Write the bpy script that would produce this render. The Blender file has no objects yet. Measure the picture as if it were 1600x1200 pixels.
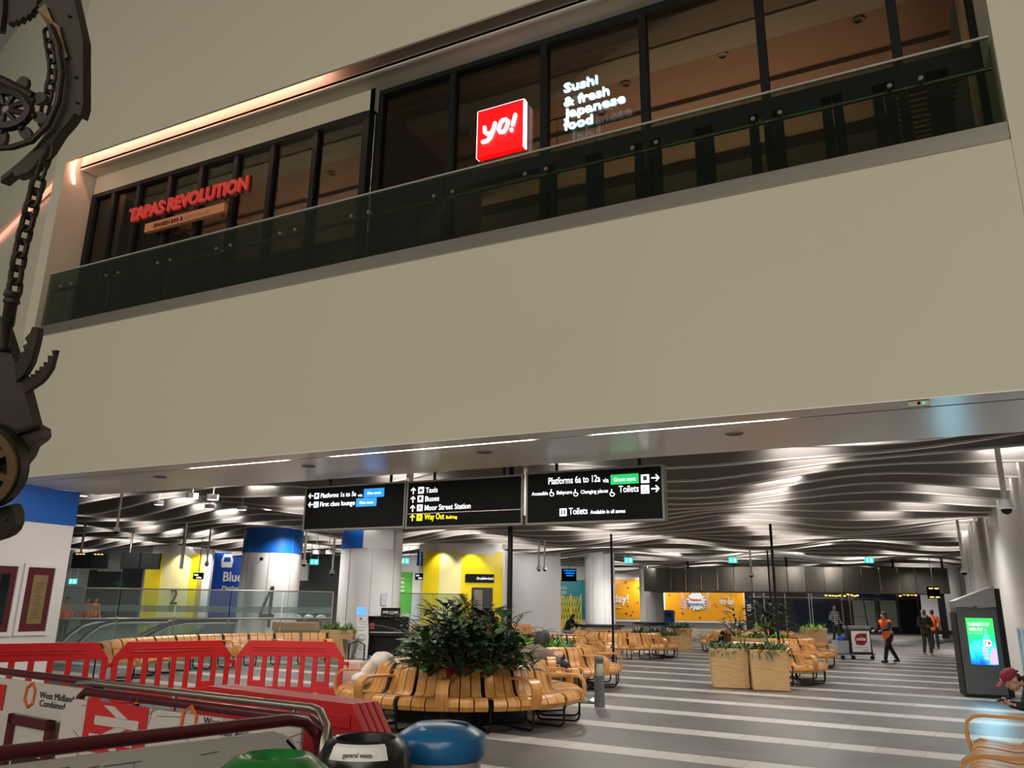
import bpy, bmesh, math, random
from mathutils import Vector, Matrix, Euler
from math import sin, cos, pi, radians
random.seed(7)
SC = bpy.context.scene
COL = SC.collection

# ------------------------------------------------------------------ camera
FPX, PITCH, ROLL, YAW, EYE = 1228.0, radians(15.73), radians(-0.85), radians(26.12), 1.65
_fw = Vector((-sin(YAW)*cos(PITCH), cos(YAW)*cos(PITCH), sin(PITCH)))
_r0 = Vector((cos(YAW), sin(YAW), 0)); _u0 = _r0.cross(_fw)
_rt = _r0*cos(ROLL) - _u0*sin(ROLL); _up = _u0*cos(ROLL) + _r0*sin(ROLL)
CAM = Vector((0, 0, EYE))
cd = bpy.data.cameras.new('camera'); camo = bpy.data.objects.new('camera', cd); COL.objects.link(camo)
cd.sensor_fit = 'HORIZONTAL'; cd.sensor_width = 36.0; cd.lens = 36.0*FPX/1600.0
cd.clip_start = 0.05; cd.clip_end = 400
camo.matrix_world = Matrix(((_rt.x, _up.x, -_fw.x, 0), (_rt.y, _up.y, -_fw.y, 0), (_rt.z, _up.z, -_fw.z, EYE), (0, 0, 0, 1)))
SC.camera = camo

def ray(px, py): return _fw + _rt*((px-800)/FPX) - _up*((py-600)/FPX)
def G(px, py, z=0.0):
    d = ray(px, py); return CAM + d*((z-EYE)/d.z)
def FY(px, py, Y):
    d = ray(px, py); return CAM + d*(Y/d.y)
def D(px, py, dep): return CAM + ray(px, py)*dep
def depth_of(p): return (Vector(p)-CAM).dot(_fw)

# ------------------------------------------------------------------ view / world / lights
SC.view_settings.view_transform = 'Standard'; SC.view_settings.look = 'None'
SC.view_settings.gamma = 1.0; SC.view_settings.use_curve_mapping = False
SC.view_settings.exposure = 0.0
try:
    SC.cycles.max_bounces = 7; SC.cycles.diffuse_bounces = 3; SC.cycles.glossy_bounces = 3; SC.cycles.transparent_max_bounces = 10
except Exception: pass
w = bpy.data.worlds.new('world'); SC.world = w; w.use_nodes = True
w.node_tree.nodes['Background'].inputs[0].default_value = (0.80, 0.72, 0.56, 1)
w.node_tree.nodes['Background'].inputs[1].default_value = 0.10

def lamp(kind, loc, target, energy, color, size=1.0, size_y=None, spot=120, blend=.6, name=None):
    l = bpy.data.lights.new(name or kind.lower()+'_lamp', kind); l.energy = energy; l.color = color
    if kind == 'AREA':
        l.shape = 'RECTANGLE'; l.size = size; l.size_y = size_y or size
    elif kind == 'SPOT':
        l.spot_size = radians(spot); l.spot_blend = blend; l.shadow_soft_size = size
    else: l.shadow_soft_size = size
    o = bpy.data.objects.new(l.name, l); COL.objects.link(o); o.location = loc
    d = Vector(target)-Vector(loc)
    o.rotation_euler = d.to_track_quat('-Z', 'Y').to_euler()
    return o
WARM = (1.0, .94, .80)
# area lights added behind the photographer, standing in for unseen atrium light
lamp('AREA', (-2, -15, 7), (-4, 9, 6.5), 1800, WARM, 22, 6, name='atrium_fill')
lamp('AREA', (-20, -9, 7), (-13, 9, 7), 600, WARM, 10, 6, name='atrium_fill')
lamp('AREA', (6, -6, 8), (2, 10, 4), 380, WARM, 5, 4, name='atrium_fill')

# ------------------------------------------------------------------ materials
MATS = {}
def mat(name, col, rough=.6, metal=0., em=None, es=0., noise=0., nscale=4., bump=0., spec=.5, alpha=1., stretch=None, coat=0.):
    if name in MATS: return MATS[name]
    m = bpy.data.materials.new(name); m.use_nodes = True; MATS[name] = m
    nt = m.node_tree; b = nt.nodes['Principled BSDF']
    b.inputs['Base Color'].default_value = (*col, 1); b.inputs['Roughness'].default_value = rough
    b.inputs['Metallic'].default_value = metal; b.inputs['Specular IOR Level'].default_value = spec
    if coat: b.inputs['Coat Weight'].default_value = coat
    if em: b.inputs['Emission Color'].default_value = (*em, 1); b.inputs['Emission Strength'].default_value = es
    if alpha < 1: b.inputs['Alpha'].default_value = alpha
    tc = nt.nodes.new('ShaderNodeTexCoord'); mp = nt.nodes.new('ShaderNodeMapping')
    if stretch: mp.inputs['Scale'].default_value = stretch
    nt.links.new(tc.outputs['Object'], mp.inputs[0])
    n = nt.nodes.new('ShaderNodeTexNoise'); n.inputs['Scale'].default_value = nscale; n.inputs['Detail'].default_value = 4
    nt.links.new(mp.outputs[0], n.inputs['Vector'])
    nz = noise or .06
    mx = nt.nodes.new('ShaderNodeMix'); mx.data_type = 'RGBA'
    mx.inputs['A'].default_value = (*[c*(1-nz) for c in col], 1); mx.inputs['B'].default_value = (*[min(1, c*(1+nz)) for c in col], 1)
    nt.links.new(n.outputs['Fac'], mx.inputs['Factor']); nt.links.new(mx.outputs['Result'], b.inputs['Base Color'])
    if bump:
        bp = nt.nodes.new('ShaderNodeBump'); bp.inputs['Strength'].default_value = bump
        nt.links.new(n.outputs['Fac'], bp.inputs['Height']); nt.links.new(bp.outputs[0], b.inputs['Normal'])
    return m

def glass(name, tint, refl=.12, trans=.9, haze=0.):
    m = bpy.data.materials.new(name); m.use_nodes = True; MATS[name] = m; nt = m.node_tree
    for n in list(nt.nodes): nt.nodes.remove(n)
    out = nt.nodes.new('ShaderNodeOutputMaterial'); mix = nt.nodes.new('ShaderNodeMixShader')
    t = nt.nodes.new('ShaderNodeBsdfTransparent'); t.inputs[0].default_value = (*[c*trans for c in tint], 1)
    g = nt.nodes.new('ShaderNodeBsdfGlossy'); g.inputs['Roughness'].default_value = .02
    fr = nt.nodes.new('ShaderNodeFresnel'); fr.inputs[0].default_value = 1.5
    mul = nt.nodes.new('ShaderNodeMath'); mul.operation = 'MULTIPLY'; mul.inputs[1].default_value = refl/.04*.5
    nt.links.new(fr.outputs[0], mul.inputs[0]); mul.use_clamp = True
    nt.links.new(mul.outputs[0], mix.inputs[0]); nt.links.new(t.outputs[0], mix.inputs[1]); nt.links.new(g.outputs[0], mix.inputs[2])
    if haze:  # pale diffuse mix stands in for light reflecting off the glass
        df = nt.nodes.new('ShaderNodeBsdfDiffuse'); df.inputs[0].default_value = (.62, .72, .72, 1); m2 = nt.nodes.new('ShaderNodeMixShader'); m2.inputs[0].default_value = haze
        nt.links.new(mix.outputs[0], m2.inputs[1]); nt.links.new(df.outputs[0], m2.inputs[2]); nt.links.new(m2.outputs[0], out.inputs[0]); return m
    nt.links.new(mix.outputs[0], out.inputs[0]); return m

M_fascia = mat('cream_plaster', (.60, .56, .46), .45, noise=.02, nscale=.6, spec=.35)
M_soffit = mat('gloss_soffit', (.74, .70, .67), .28, noise=.02, nscale=1, spec=.5)
M_white = mat('white_panel', (.80, .78, .77), .4, noise=.02, nscale=1)
M_header = mat('header_board', (.52, .48, .38), .5, noise=.04)
M_steel = mat('brushed_steel', (.50, .46, .41), .32, metal=1, noise=.15, nscale=3, stretch=(1, 1, 20))
M_canopy = mat('canopy_steel', (.20, .18, .155), .30, metal=.9, noise=.35, nscale=2.2, stretch=(1.5, 1.5, .03))
M_darkframe = mat('dark_frame', (.010, .012, .013), .5, spec=.2)
M_black = mat('black_metal', (.006, .006, .007), .4, spec=.2)
M_wglass = glass('window_glass', (.50, .46, .40), .06, .9)
M_bglass = glass('green_tinted_glass', (.66, .76, .68), .06, .95)
M_cglass = glass('clear_glass', (.84, .92, .90), .08, .98, haze=.09)
M_blue = mat('blue_band', (.004, .12, .52), .4)
M_bluewall = mat('blue_wall', (.003, .06, .40), .4)
M_yellow = mat('yellow_panel', (.85, .66, .004), .4)
M_paleyellow = mat('pale_yellow_panel', (.80, .74, .34), .4)
M_green = mat('green_poster', (.10, .48, .04), .4)
M_orange = mat('orange_poster', (.78, .34, .008), .4)
M_teal = mat('teal_poster', (.005, .34, .42), .4)
M_finedge = mat('ceiling_fin_lit_edge', (.62, .58, .54), .45)  # pale edge trim; the floor-lit line along each fin is in this colour
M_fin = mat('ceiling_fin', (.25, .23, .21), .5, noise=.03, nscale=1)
M_ceil = mat('dark_ceiling', (.17, .16, .15), .8)
M_red = mat('red_plastic', (.46, .007, .010), .38, noise=.05, nscale=3)
M_amber = mat('amber_tag', (.85, .38, .01), .5)
M_rust = mat('dark_rusted_iron', (.026, .018, .013), .55, metal=.5, noise=.4, nscale=9, bump=.2)
M_bronze = mat('aged_bronze', (.11, .07, .03), .5, metal=.5, noise=.3, nscale=9, bump=.2)
M_maroon = mat('maroon_rail', (.075, .008, .012), .3)
M_board = mat('hoarding_print', (.50, .45, .41), .5, noise=.03)
M_line = mat('hoarding_ink', (.12, .11, .11), .6)
M_leaf = mat('dark_leaf', (.010, .026, .007), .45, noise=.5, nscale=6)
M_leaf2 = mat('mid_leaf', (.022, .055, .012), .45, noise=.4, nscale=6)
M_fern = mat('fern_leaf', (.10, .23, .03), .5, noise=.5, nscale=8)
M_fernd = mat('dark_fern_leaf', (.032, .085, .018), .5, noise=.5, nscale=8)
M_lime = mat('lime_leaf', (.16, .34, .02), .5, noise=.3)
M_soil = mat('soil', (.015, .011, .008), .9)
M_stem = mat('stem', (.04, .035, .015), .7)
M_signwhite = mat('lit_sign_white', (.9, .9, .9), .5, em=(.88, .94, 1.0), es=1.25)
M_signyel = mat('lit_sign_yellow', (.9, .8, .0), .5, em=(1, .80, .0), es=1.15)
M_signblue = mat('lit_sign_blue', (.0, .25, .9), .5, em=(.0, .24, .85), es=1.0)
M_signgreen = mat('lit_sign_green', (.0, .5, .15), .5, em=(.0, .50, .10), es=.9)
M_signface = mat('sign_face', (.0035, .0035, .0035), .5, spec=.05)
M_exit = mat('exit_sign_green', (.0, .5, .4), .5, em=(.02, .65, .52), es=1.3)
M_ink = mat('black_ink', (.01, .01, .01), .6)
M_paper = mat('white_paper', (.8, .79, .76), .6)
M_screen = mat('screen_glass', (.006, .007, .008), .15, spec=.2)
M_led = mat('led_amber', (1, .6, .1), .5, em=(1, .62, .12), es=2.2)
M_ledw = mat('linear_led', (1, 1, 1), .5, em=(1, .95, .86), es=14.)
M_skin = mat('skin', (.50, .27, .19), .55)
M_skin2 = mat('darker_skin', (.22, .11, .07), .55)

def wood(name, c1, c2, sc=(1, 1, 1), rough=.35):
    m = bpy.data.materials.new(name); m.use_nodes = True; MATS[name] = m; nt = m.node_tree; b = nt.nodes['Principled BSDF']
    b.inputs['Roughness'].default_value = rough
    tc = nt.nodes.new('ShaderNodeTexCoord'); mp = nt.nodes.new('ShaderNodeMapping'); mp.inputs['Scale'].default_value = sc
    nt.links.new(tc.outputs['Object'], mp.inputs[0])
    n = nt.nodes.new('ShaderNodeTexNoise'); n.inputs['Scale'].default_value = 3.; n.inputs['Detail'].default_value = 6; n.inputs['Distortion'].default_value = .4
    nt.links.new(mp.outputs[0], n.inputs['Vector'])
    r = nt.nodes.new('ShaderNodeValToRGB'); r.color_ramp.elements[0].color = (*c1, 1); r.color_ramp.elements[1].color = (*c2, 1)
    r.color_ramp.elements[0].position = .35; r.color_ramp.elements[1].position = .65
    nt.links.new(n.outputs['Fac'], r.inputs[0]); nt.links.new(r.outputs[0], b.inputs['Base Color']); return m
M_wood = wood('bent_beech', (.43, .185, .042), (.56, .27, .075), (.8, 14, 2))
M_woodp = wood('planter_oak', (.42, .25, .105), (.53, .33, .15), (1, 1, 9), .5)

def floor_mat():
    m = bpy.data.materials.new('striped_stone_floor'); m.use_nodes = True; nt = m.node_tree; b = nt.nodes['Principled BSDF']
    def node(t, **k):
        n = nt.nodes.new(t)
        for a, v in k.items(): setattr(n, a, v)
        return n
    def math_(op, a, bb=None):
        n = node('ShaderNodeMath', operation=op)
        for i, v in enumerate((a, bb)):
            if v is None: continue
            if isinstance(v, (int, float)): n.inputs[i].default_value = v
            else: nt.links.new(v, n.inputs[i])
        return n.outputs[0]
    tc = node('ShaderNodeTexCoord'); sp = node('ShaderNodeSeparateXYZ'); nt.links.new(tc.outputs['Object'], sp.inputs[0])
    X, Y = sp.outputs[0], sp.outputs[1]
    a = radians(4.5)
    v = math_('ADD', math_('MULTIPLY', Y, cos(a)), math_('MULTIPLY', X, sin(a)))
    u = math_('SUBTRACT', math_('MULTIPLY', X, cos(a)), math_('MULTIPLY', Y, sin(a)))
    t = math_('MODULO', math_('ADD', v, 190 - 11.4 + .235), 1.9)
    stripe = math_('LESS_THAN', t, .47)
    j1 = math_('LESS_THAN', math_('MODULO', math_('ADD', u, 200.), .55), .012)
    j2 = math_('LESS_THAN', math_('MODULO', math_('ADD', u, 200.2), 2.2), .014)
    j3 = math_('LESS_THAN', math_('MODULO', math_('ADD', v, 190 - 11.4 + .235 + .475), .95), .010)
    n = node('ShaderNodeTexNoise'); n.inputs['Scale'].default_value = 2.2; n.inputs['Detail'].default_value = 8; nt.links.new(tc.outputs['Object'], n.inputs['Vector'])
    n2 = node('ShaderNodeTexNoise'); n2.inputs['Scale'].default_value = 60; n2.inputs['Detail'].default_value = 2; nt.links.new(tc.outputs['Object'], n2.inputs['Vector'])
    # per-tile tone
    wn = node('ShaderNodeTexWhiteNoise'); wn.noise_dimensions = '2D'
    cb = node('ShaderNodeCombineXYZ'); nt.links.new(math_('FLOOR', math_('DIVIDE', math_('ADD', u, 200.), .55)), cb.inputs[0]); nt.links.new(math_('FLOOR', math_('DIVIDE', math_('ADD', v, 190-11.4+.235), .475)), cb.inputs[1])
    nt.links.new(cb.outputs[0], wn.inputs['Vector'])
    dk = node('ShaderNodeMix', data_type='RGBA'); dk.inputs['A'].default_value = (.075, .070, .067, 1); dk.inputs['B'].default_value = (.110, .103, .098, 1); nt.links.new(n.outputs['Fac'], dk.inputs['Factor'])
    lt = node('ShaderNodeMix', data_type='RGBA'); lt.inputs['A'].default_value = (.31, .29, .27, 1); lt.inputs['B'].default_value = (.40, .378, .355, 1); nt.links.new(wn.outputs['Value'], lt.inputs['Factor'])
    dj = node('ShaderNodeMix', data_type='RGBA'); nt.links.new(math_('MAXIMUM', j2, j3), dj.inputs['Factor']); nt.links.new(dk.outputs['Result'], dj.inputs['A']); dj.inputs['B'].default_value = (.055, .05, .047, 1)
    lj = node('ShaderNodeMix', data_type='RGBA'); nt.links.new(j1, lj.inputs['Factor']); nt.links.new(lt.outputs['Result'], lj.inputs['A']); lj.inputs['B'].default_value = (.2, .185, .17, 1)
    mx = node('ShaderNodeMix', data_type='RGBA'); nt.links.new(stripe, mx.inputs['Factor']); nt.links.new(dj.outputs['Result'], mx.inputs['A']); nt.links.new(lj.outputs['Result'], mx.inputs['B'])
    nt.links.new(mx.outputs['Result'], b.inputs['Base Color'])
    rr = node('ShaderNodeMapRange'); rr.inputs['To Min'].default_value = .30; rr.inputs['To Max'].default_value = .48; nt.links.new(n.outputs['Fac'], rr.inputs['Value']); nt.links.new(rr.outputs[0], b.inputs['Roughness'])
    bp = node('ShaderNodeBump'); bp.inputs['Strength'].default_value = .04; nt.links.new(n2.outputs['Fac'], bp.inputs['Height']); nt.links.new(bp.outputs[0], b.inputs['Normal'])
    return m
M_floor = floor_mat()

# ------------------------------------------------------------------ mesh tools
class MB:
    def __init__(s): s.v = []; s.f = []; s.m = []; s.cur = 0
    def add(s, vs, fs):
        o = len(s.v); s.v += [tuple(x) for x in vs]
        for f in fs: s.f.append([i+o for i in f]); s.m.append(s.cur)
        return s
    def box(s, c, d, rz=0., M=None):
        x, y, z = [k/2 for k in d]
        vs = [Vector((a*x, b*y, e*z)) for a in (-1, 1) for b in (-1, 1) for e in (-1, 1)]
        if rz: vs = [Matrix.Rotation(rz, 3, 'Z') @ q for q in vs]
        if M: vs = [M @ q for q in vs]
        vs = [q+Vector(c) for q in vs]
        return s.add(vs, [(0, 1, 3, 2), (4, 6, 7, 5), (0, 4, 5, 1), (2, 3, 7, 6), (0, 2, 6, 4), (1, 5, 7, 3)])
    def mm(s, a, b):
        return s.box([(a[i]+b[i])/2 for i in range(3)], [abs(b[i]-a[i]) for i in range(3)])
    def prism(s, pts, vec):
        """closed 3-D outline pushed along vec"""
        n = len(pts); vec = Vector(vec); P = [Vector(p) for p in pts]
        vs = P+[p+vec for p in P]
        return s.add(vs, [list(range(n))[::-1], list(range(n, 2*n))]+[(i, (i+1) % n, n+(i+1) % n, n+i) for i in range(n)])
    def tube(s, path, r, n=8, closed=False, cap=True):
        P = [Vector(p) for p in path]; L = len(P); rs = r if isinstance(r, (list, tuple)) else [r]*L
        vs = []; up = None
        for i, p in enumerate(P):
            if closed: t = P[(i+1) % L]-P[i-1]
            else: t = P[min(i+1, L-1)]-P[max(i-1, 0)]
            t.normalize()
            if up is None: up = Vector((0, 0, 1)) if abs(t.z) < .9 else Vector((1, 0, 0))
            a = t.cross(up)
            if a.length < 1e-4: a = t.cross(Vector((0, 1, 0)))
            a.normalize(); b = a.cross(t); up = b
            for k in range(n):
                an = 2*pi*k/n; vs.append(p+(a*cos(an)+b*sin(an))*rs[i])
        fs = []
        for i in range(L if closed else L-1):
            j = (i+1) % L
            for k in range(n): fs.append((i*n+k, i*n+(k+1) % n, j*n+(k+1) % n, j*n+k))
        if cap and not closed: fs += [list(range(n)), list(range((L-1)*n, L*n))[::-1]]
        return s.add(vs, fs)
    def band(s, path, side, wd, th):
        """flat strip of width wd (along vector side) and thickness th following path"""
        P = [Vector(p) for p in path]; side = Vector(side).normalized(); L = len(P); vs = []
        for i, p in enumerate(P):
            t = (P[min(i+1, L-1)]-P[max(i-1, 0)]).normalized(); n = t.cross(side).normalized()
            for a, b in ((-1, -1), (1, -1), (1, 1), (-1, 1)): vs.append(p+side*(wd/2*a)+n*(th/2*b))
        fs = [(i*4+k, i*4+(k+1) % 4, i*4+4+(k+1) % 4, i*4+4+k) for i in range(L-1) for k in range(4)]
        return s.add(vs, fs+[(0, 3, 2, 1), tuple((L-1)*4+k for k in range(4))])
    def lathe(s, prof, c=(0, 0, 0), n=28, a0=0., a1=2*pi, axis=None):
        full = abs(a1-a0-2*pi) < 1e-4; L = len(prof); N = n if full else n+1; vs = []
        for k in range(N):
            a = a0+(a1-a0)*k/n
            for r, z in prof: vs.append(Vector((r*cos(a), r*sin(a), z)))
        if axis is not None: vs = [axis @ v for v in vs]
        vs = [v+Vector(c) for v in vs]; fs = []
        for k in range(n):
            k2 = (k+1) % N
            for i in range(L-1): fs.append((k*L+i, k2*L+i, k2*L+i+1, k*L+i+1))
        return s.add(vs, fs)
    def cyl(s, c, r, h, n=20, r2=None):
        r2 = r if r2 is None else r2
        return s.lathe([(0, 0), (r, 0), (r2, h), (0, h)], c, n)
    def ell(s, c, r, n=12, M=None):
        vs = []; fs = []
        for i in range(n//2+1):
            a = pi*i/(n//2)
            for k in range(n):
                b = 2*pi*k/n; q = Vector((r[0]*sin(a)*cos(b), r[1]*sin(a)*sin(b), r[2]*cos(a)))
                if M: q = M @ q
                vs.append(q+Vector(c))
        for i in range(n//2):
            for k in range(n): fs.append((i*n+k, (i+1)*n+k, (i+1)*n+(k+1) % n, i*n+(k+1) % n))
        return s.add(vs, fs)
    def cap(s, a, b, ra, rb, n=10):
        """tapered capsule"""
        s.ell(a, (ra,)*3, n); s.ell(b, (rb,)*3, n)
        a = Vector(a); b = Vector(b)
        if (b-a).length > 1e-5: s.tube([a, b], [ra, rb], n)
        return s
    def quad(s, a, b, c, d): return s.add([a, b, c, d], [(0, 1, 2, 3)])
    def build(s, name, m, parent=None, smooth=False, label=None, kind=None, world=False, bevel=0., weld=True):
        me = bpy.data.meshes.new(name)
        vs = s.v
        if world and parent is not None:
            Mi = Matrix.LocRotScale(parent.location, parent.rotation_euler, parent.scale).inverted()
            vs = [Mi @ Vector(v) for v in vs]
        me.from_pydata(vs, [], s.f)
        ms = m if isinstance(m, (list, tuple)) else [m]
        for x in ms: me.materials.append(x)
        if len(ms) > 1: me.polygons.foreach_set('material_index', s.m)
        bm = bmesh.new(); bm.from_mesh(me)
        if weld: bmesh.ops.remove_doubles(bm, verts=bm.verts, dist=1e-5)
        bmesh.ops.recalc_face_normals(bm, faces=bm.faces)
        if smooth:
            for f in bm.faces: f.smooth = True
            for e in bm.edges:
                if len(e.link_faces) == 2 and e.calc_face_angle(0) > radians(38): e.smooth = False
        bm.to_mesh(me); bm.free()
        o = bpy.data.objects.new(name, me); COL.objects.link(o)
        if parent is not None: o.parent = parent
        if label: o['label'] = label
        if kind: o['kind'] = kind
        if bevel:
            md = o.modifiers.new('bevel', 'BEVEL'); md.width = bevel; md.segments = 2; md.limit_method = 'ANGLE'
        return o

def thing(name, label, cat, loc=(0, 0, 0), rz=0., group=None):
    o = bpy.data.objects.new(name, None); COL.objects.link(o); o.empty_display_size = .1
    o.location = loc; o.rotation_euler = (0, 0, rz); o['label'] = label; o['category'] = cat
    if group: o['group'] = group
    return o
def tag(o, label, cat, group=None):
    o['label'] = label; o['category'] = cat
    if group: o['group'] = group
    return o
def dup(root, loc, rz=0., label=None, group=None):
    r = root.copy(); COL.objects.link(r); r.location = loc; r.rotation_euler = (0, 0, rz)
    if label: r['label'] = label
    if group: r['group'] = group
    for ch in list(root.children):
        c = ch.copy(); COL.objects.link(c); c.parent = r
        for g in ch.children:
            d = g.copy(); COL.objects.link(d); d.parent = c
    return r

_tc = {}
def text_geo(txt, extr=.01, off=0.):
    k = (txt, extr, off)
    if k in _tc: return _tc[k]
    cu = bpy.data.curves.new('t', 'FONT'); cu.body = txt; cu.size = 1; cu.extrude = extr; cu.offset = off; cu.resolution_u = 3
    o = bpy.data.objects.new('t', cu); COL.objects.link(o)
    dg = bpy.context.evaluated_depsgraph_get(); ev = o.evaluated_get(dg); me = ev.to_mesh()
    V = [v.co.copy() for v in me.vertices]; F = [list(p.vertices) for p in me.polygons]
    ev.to_mesh_clear(); bpy.data.objects.remove(o); bpy.data.curves.remove(cu)
    x0 = min(v.x for v in V); x1 = max(v.x for v in V)
    _tc[k] = (V, F, x0, x1); return _tc[k]
def text(mb, txt, org, right, up, height, width=None, extr=.01, off=0., center=False, shear=0., align=None):
    """height = cap height; origin = left end of the baseline"""
    V, F, x0, x1 = text_geo(txt, extr/max(height/.7, 1e-6), off)
    s = height/.70; sx = s if width is None else width/(x1-x0)
    r = Vector(right).normalized(); u = Vector(up).normalized(); n = r.cross(u)
    o = Vector(org)
    if center: o = o-r*((x1-x0)*sx/2)
    return mb.add([o+r*((v.x-x0)*sx+shear*v.y*s)+u*(v.y*s)+n*(v.z*s) for v in V], F)

def under(o, p): o.parent = p; return o
def struct(o): o['kind'] = 'structure'; return o
XA, YA, ZA = Vector((1, 0, 0)), Vector((0, 1, 0)), Vector((0, 0, 1))
# ------------------------------------------------------------------ floor
b = MB(); b.add([(-75, -6, 0), (25, -6, 0), (25, 90, 0), (-75, 90, 0)], [(0, 1, 2, 3)]); struct(b.build('floor', M_floor))

# ------------------------------------------------------------------ facade (front face at Y0)
Y0, ZS, ZT, ZU, XL, XR = 8.85, 3.76, 6.62, 10.33, -14.65, 1.50
SOFB = 11.0
b = MB(); b.mm((XL-.25, Y0, ZS), (XR, Y0+.30, ZT-.14)); struct(b.build('wall_front', M_fascia))
b = MB(); b.mm((XL-.25, Y0+.0, ZU), (XR+.4, Y0+.04, 18)); struct(b.build('wall_upper', M_fascia))
b = MB(); b.mm((XR, Y0-.02, ZS), (XR+9, SOFB, 18)); struct(b.build('wall_right', M_fascia))
# soffit underside with the light slot
b = MB(); b.mm((XL-.35, Y0, ZS-.012), (XR+9, Y0+.36, ZS)); b.mm((XL-.35, Y0+.41, ZS-.012), (XR+9, SOFB, ZS)); b.mm((XL-.35, Y0+.36, ZS+.03), (XR+9, Y0+.41, ZS+.05))
b.mm((XL-.35, SOFB-.12, ZS), (XR+9, SOFB, ZS+1.3))
struct(b.build('ceiling_soffit', M_soffit))
# upper floor slab
b = MB(); b.mm((XL, Y0+.3, 6.3), (XR, 18, 6.52)); struct(b.build('floor_upper', mat('upper_floor', (.06, .055, .05), .6)))
# left return of the recess and the facade that bends away
b = MB(); b.prism([(XL-.02, Y0+.0, ZT-.14), (XL-.02, 9.7, ZT-.14), (XL-.02, 9.7, ZU+.5), (XL-.02, Y0, ZU+.5)], (-.3, 0, 0)); struct(b.build('wall_left', M_fascia))
b = MB()
for z0, z1 in ((ZS, ZU-.05), (ZU+.02, 18)):
    b.prism([(XL-.25, Y0+(.35 if z0 < 5 else .1), z0), (XL-.25-14, Y0+4.4, z0), (XL-.25-14, Y0+4.7, z0), (XL-.25, Y0+.65, z0)], (0, 0, z1-z0))
struct(b.build('wall_far_left', M_fascia))
b = MB(); b.prism([(XL-.25, Y0+.2, ZU-.10), (XL-14.25, Y0+4.5, ZU-.10), (XL-14.25, Y0+4.55, ZU-.10), (XL-.25, Y0+.25, ZU-.10)], (0, 0, .15)); tag(b.build('cove_light', mat('pink_cove_face', (1, .6, .5), .5, em=(1, .42, .30), es=1.0)), 'pink light line on the side facade at far left edge', 'light')
# cove: recessed lit face, its lower ceiling and header boards
b = MB(); b.mm((XL, 9.17, ZU-.03), (XR, 9.22, 11.1)); b.mm((XL-.25, Y0+.04, 11.1), (XR, 9.3, 11.2)); struct(b.build('trim_1', mat('cove_face', (.62, .58, .50), .5)))
b = MB(); b.mm((XL, 9.17, ZU), (XR, 9.75, ZU+.05)); struct(b.build('ceiling_recess', M_header))
TP, YP = 9.55, 9.70     # glazing planes
TZ = 9.88
b = MB(); b.mm((XL, TP, TZ), (-7.42, TP+.12, ZU)); b.mm((-7.52, TP, TZ), (-7.42, YP+.3, ZU))
for k in range(1, 4): b.mm((XL+k*1.9-.004, TP-.003, TZ), (XL+k*1.9+.004, TP, ZU))
struct(b.build('trim_2', M_header))
PINK = mat('pink_cove_led', (1, .6, .5), .5, em=(1, .50, .36), es=16.)
o = MB().mm((XL+.1, Y0+.045, 10.70), (-8.2, Y0+.06, 10.73)).build('cove_light', PINK); tag(o, 'pink linear light glowing along the cove above the left restaurant', 'light')
for x_ in (-13.55, -11.4, -9.25): lamp('AREA', (x_, Y0+.065, 10.74), (x_, Y0+.32, 10.36), 11, (1, .47, .36), 2.1, .04, name='cove_lamp')
o = MB().tube([(XL+.06, 9.02, 10.75), (XL+.02, 9.02, 10.2), (XL+.0, 9.1, 9.95)], .012).build('corner_light', PINK); tag(o, 'short pink light strip turning down at left end of cove', 'light')

# restaurant glazing -------------------------------------------------
def glazing(idx, xs, Y, z0, z1, label, fw=.10, trans=None, doors=None):
    f = MB(); 
    for i, x in enumerate(xs):
        ww = fw if 0 < i < len(xs)-1 else fw*1.3
        f.mm((x-ww/2, Y-.04, z0), (x+ww/2, Y+.12, z1))
    f.mm((xs[0], Y-.05, z1-.09), (xs[-1], Y+.12, z1)); f.mm((xs[0], Y-.04, z0), (xs[-1], Y+.1, z0+.12))
    if trans: f.mm((xs[0], Y-.045, trans), (xs[-1], Y+.12, trans+.2))
    o = MB(); o.mm((xs[0], Y+.02, z0+.1), (xs[-1], Y+.035, z1-.05)); g = struct(o.build('window_%d' % idx, M_wglass)); g['label'] = label
    fr = f.build('window_frame', M_darkframe, g)
    if doors:
        for x in doors:
            d = MB(); wd = .72
            for s in (-1, 1):
                cx = x+s*wd/2*1.02
                d.mm((cx-wd/2, Y-.05, z0+.1), (cx-wd/2+.12, Y+.02, trans)); d.mm((cx+wd/2-.12, Y-.05, z0+.1), (cx+wd/2, Y+.02, trans))
                d.mm((cx-wd/2, Y-.05, trans-.14), (cx+wd/2, Y+.02, trans)); d.mm((cx-wd/2, Y-.05, z0+.1), (cx+wd/2, Y+.02, z0+.4))
            under(d.build('door_frame', M_darkframe, g), fr)
    return g
tx = [-15.55, -14.62, -13.66, -12.70, -11.70, -10.72, -9.74, -8.72, -7.55]
tx[0] = XL+.05; tx = [XL+.08]+[x for x in tx[2:]]
glazing(1, [-14.57, -13.95, -13.2, -12.3, -11.45, -10.55, -9.65, -8.65, -7.55], TP, 6.52, TZ, 'left restaurant window wall of narrow dark framed panes')
glazing(2, [-7.40, -5.93, -4.27, -2.67, -1.0, .62, XR], YP, 6.52, ZU, 'right restaurant window wall of wide dark framed panes', .11, trans=8.05, doors=[-6.65, -3.45, -1.85, -.2, 1.0])
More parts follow.
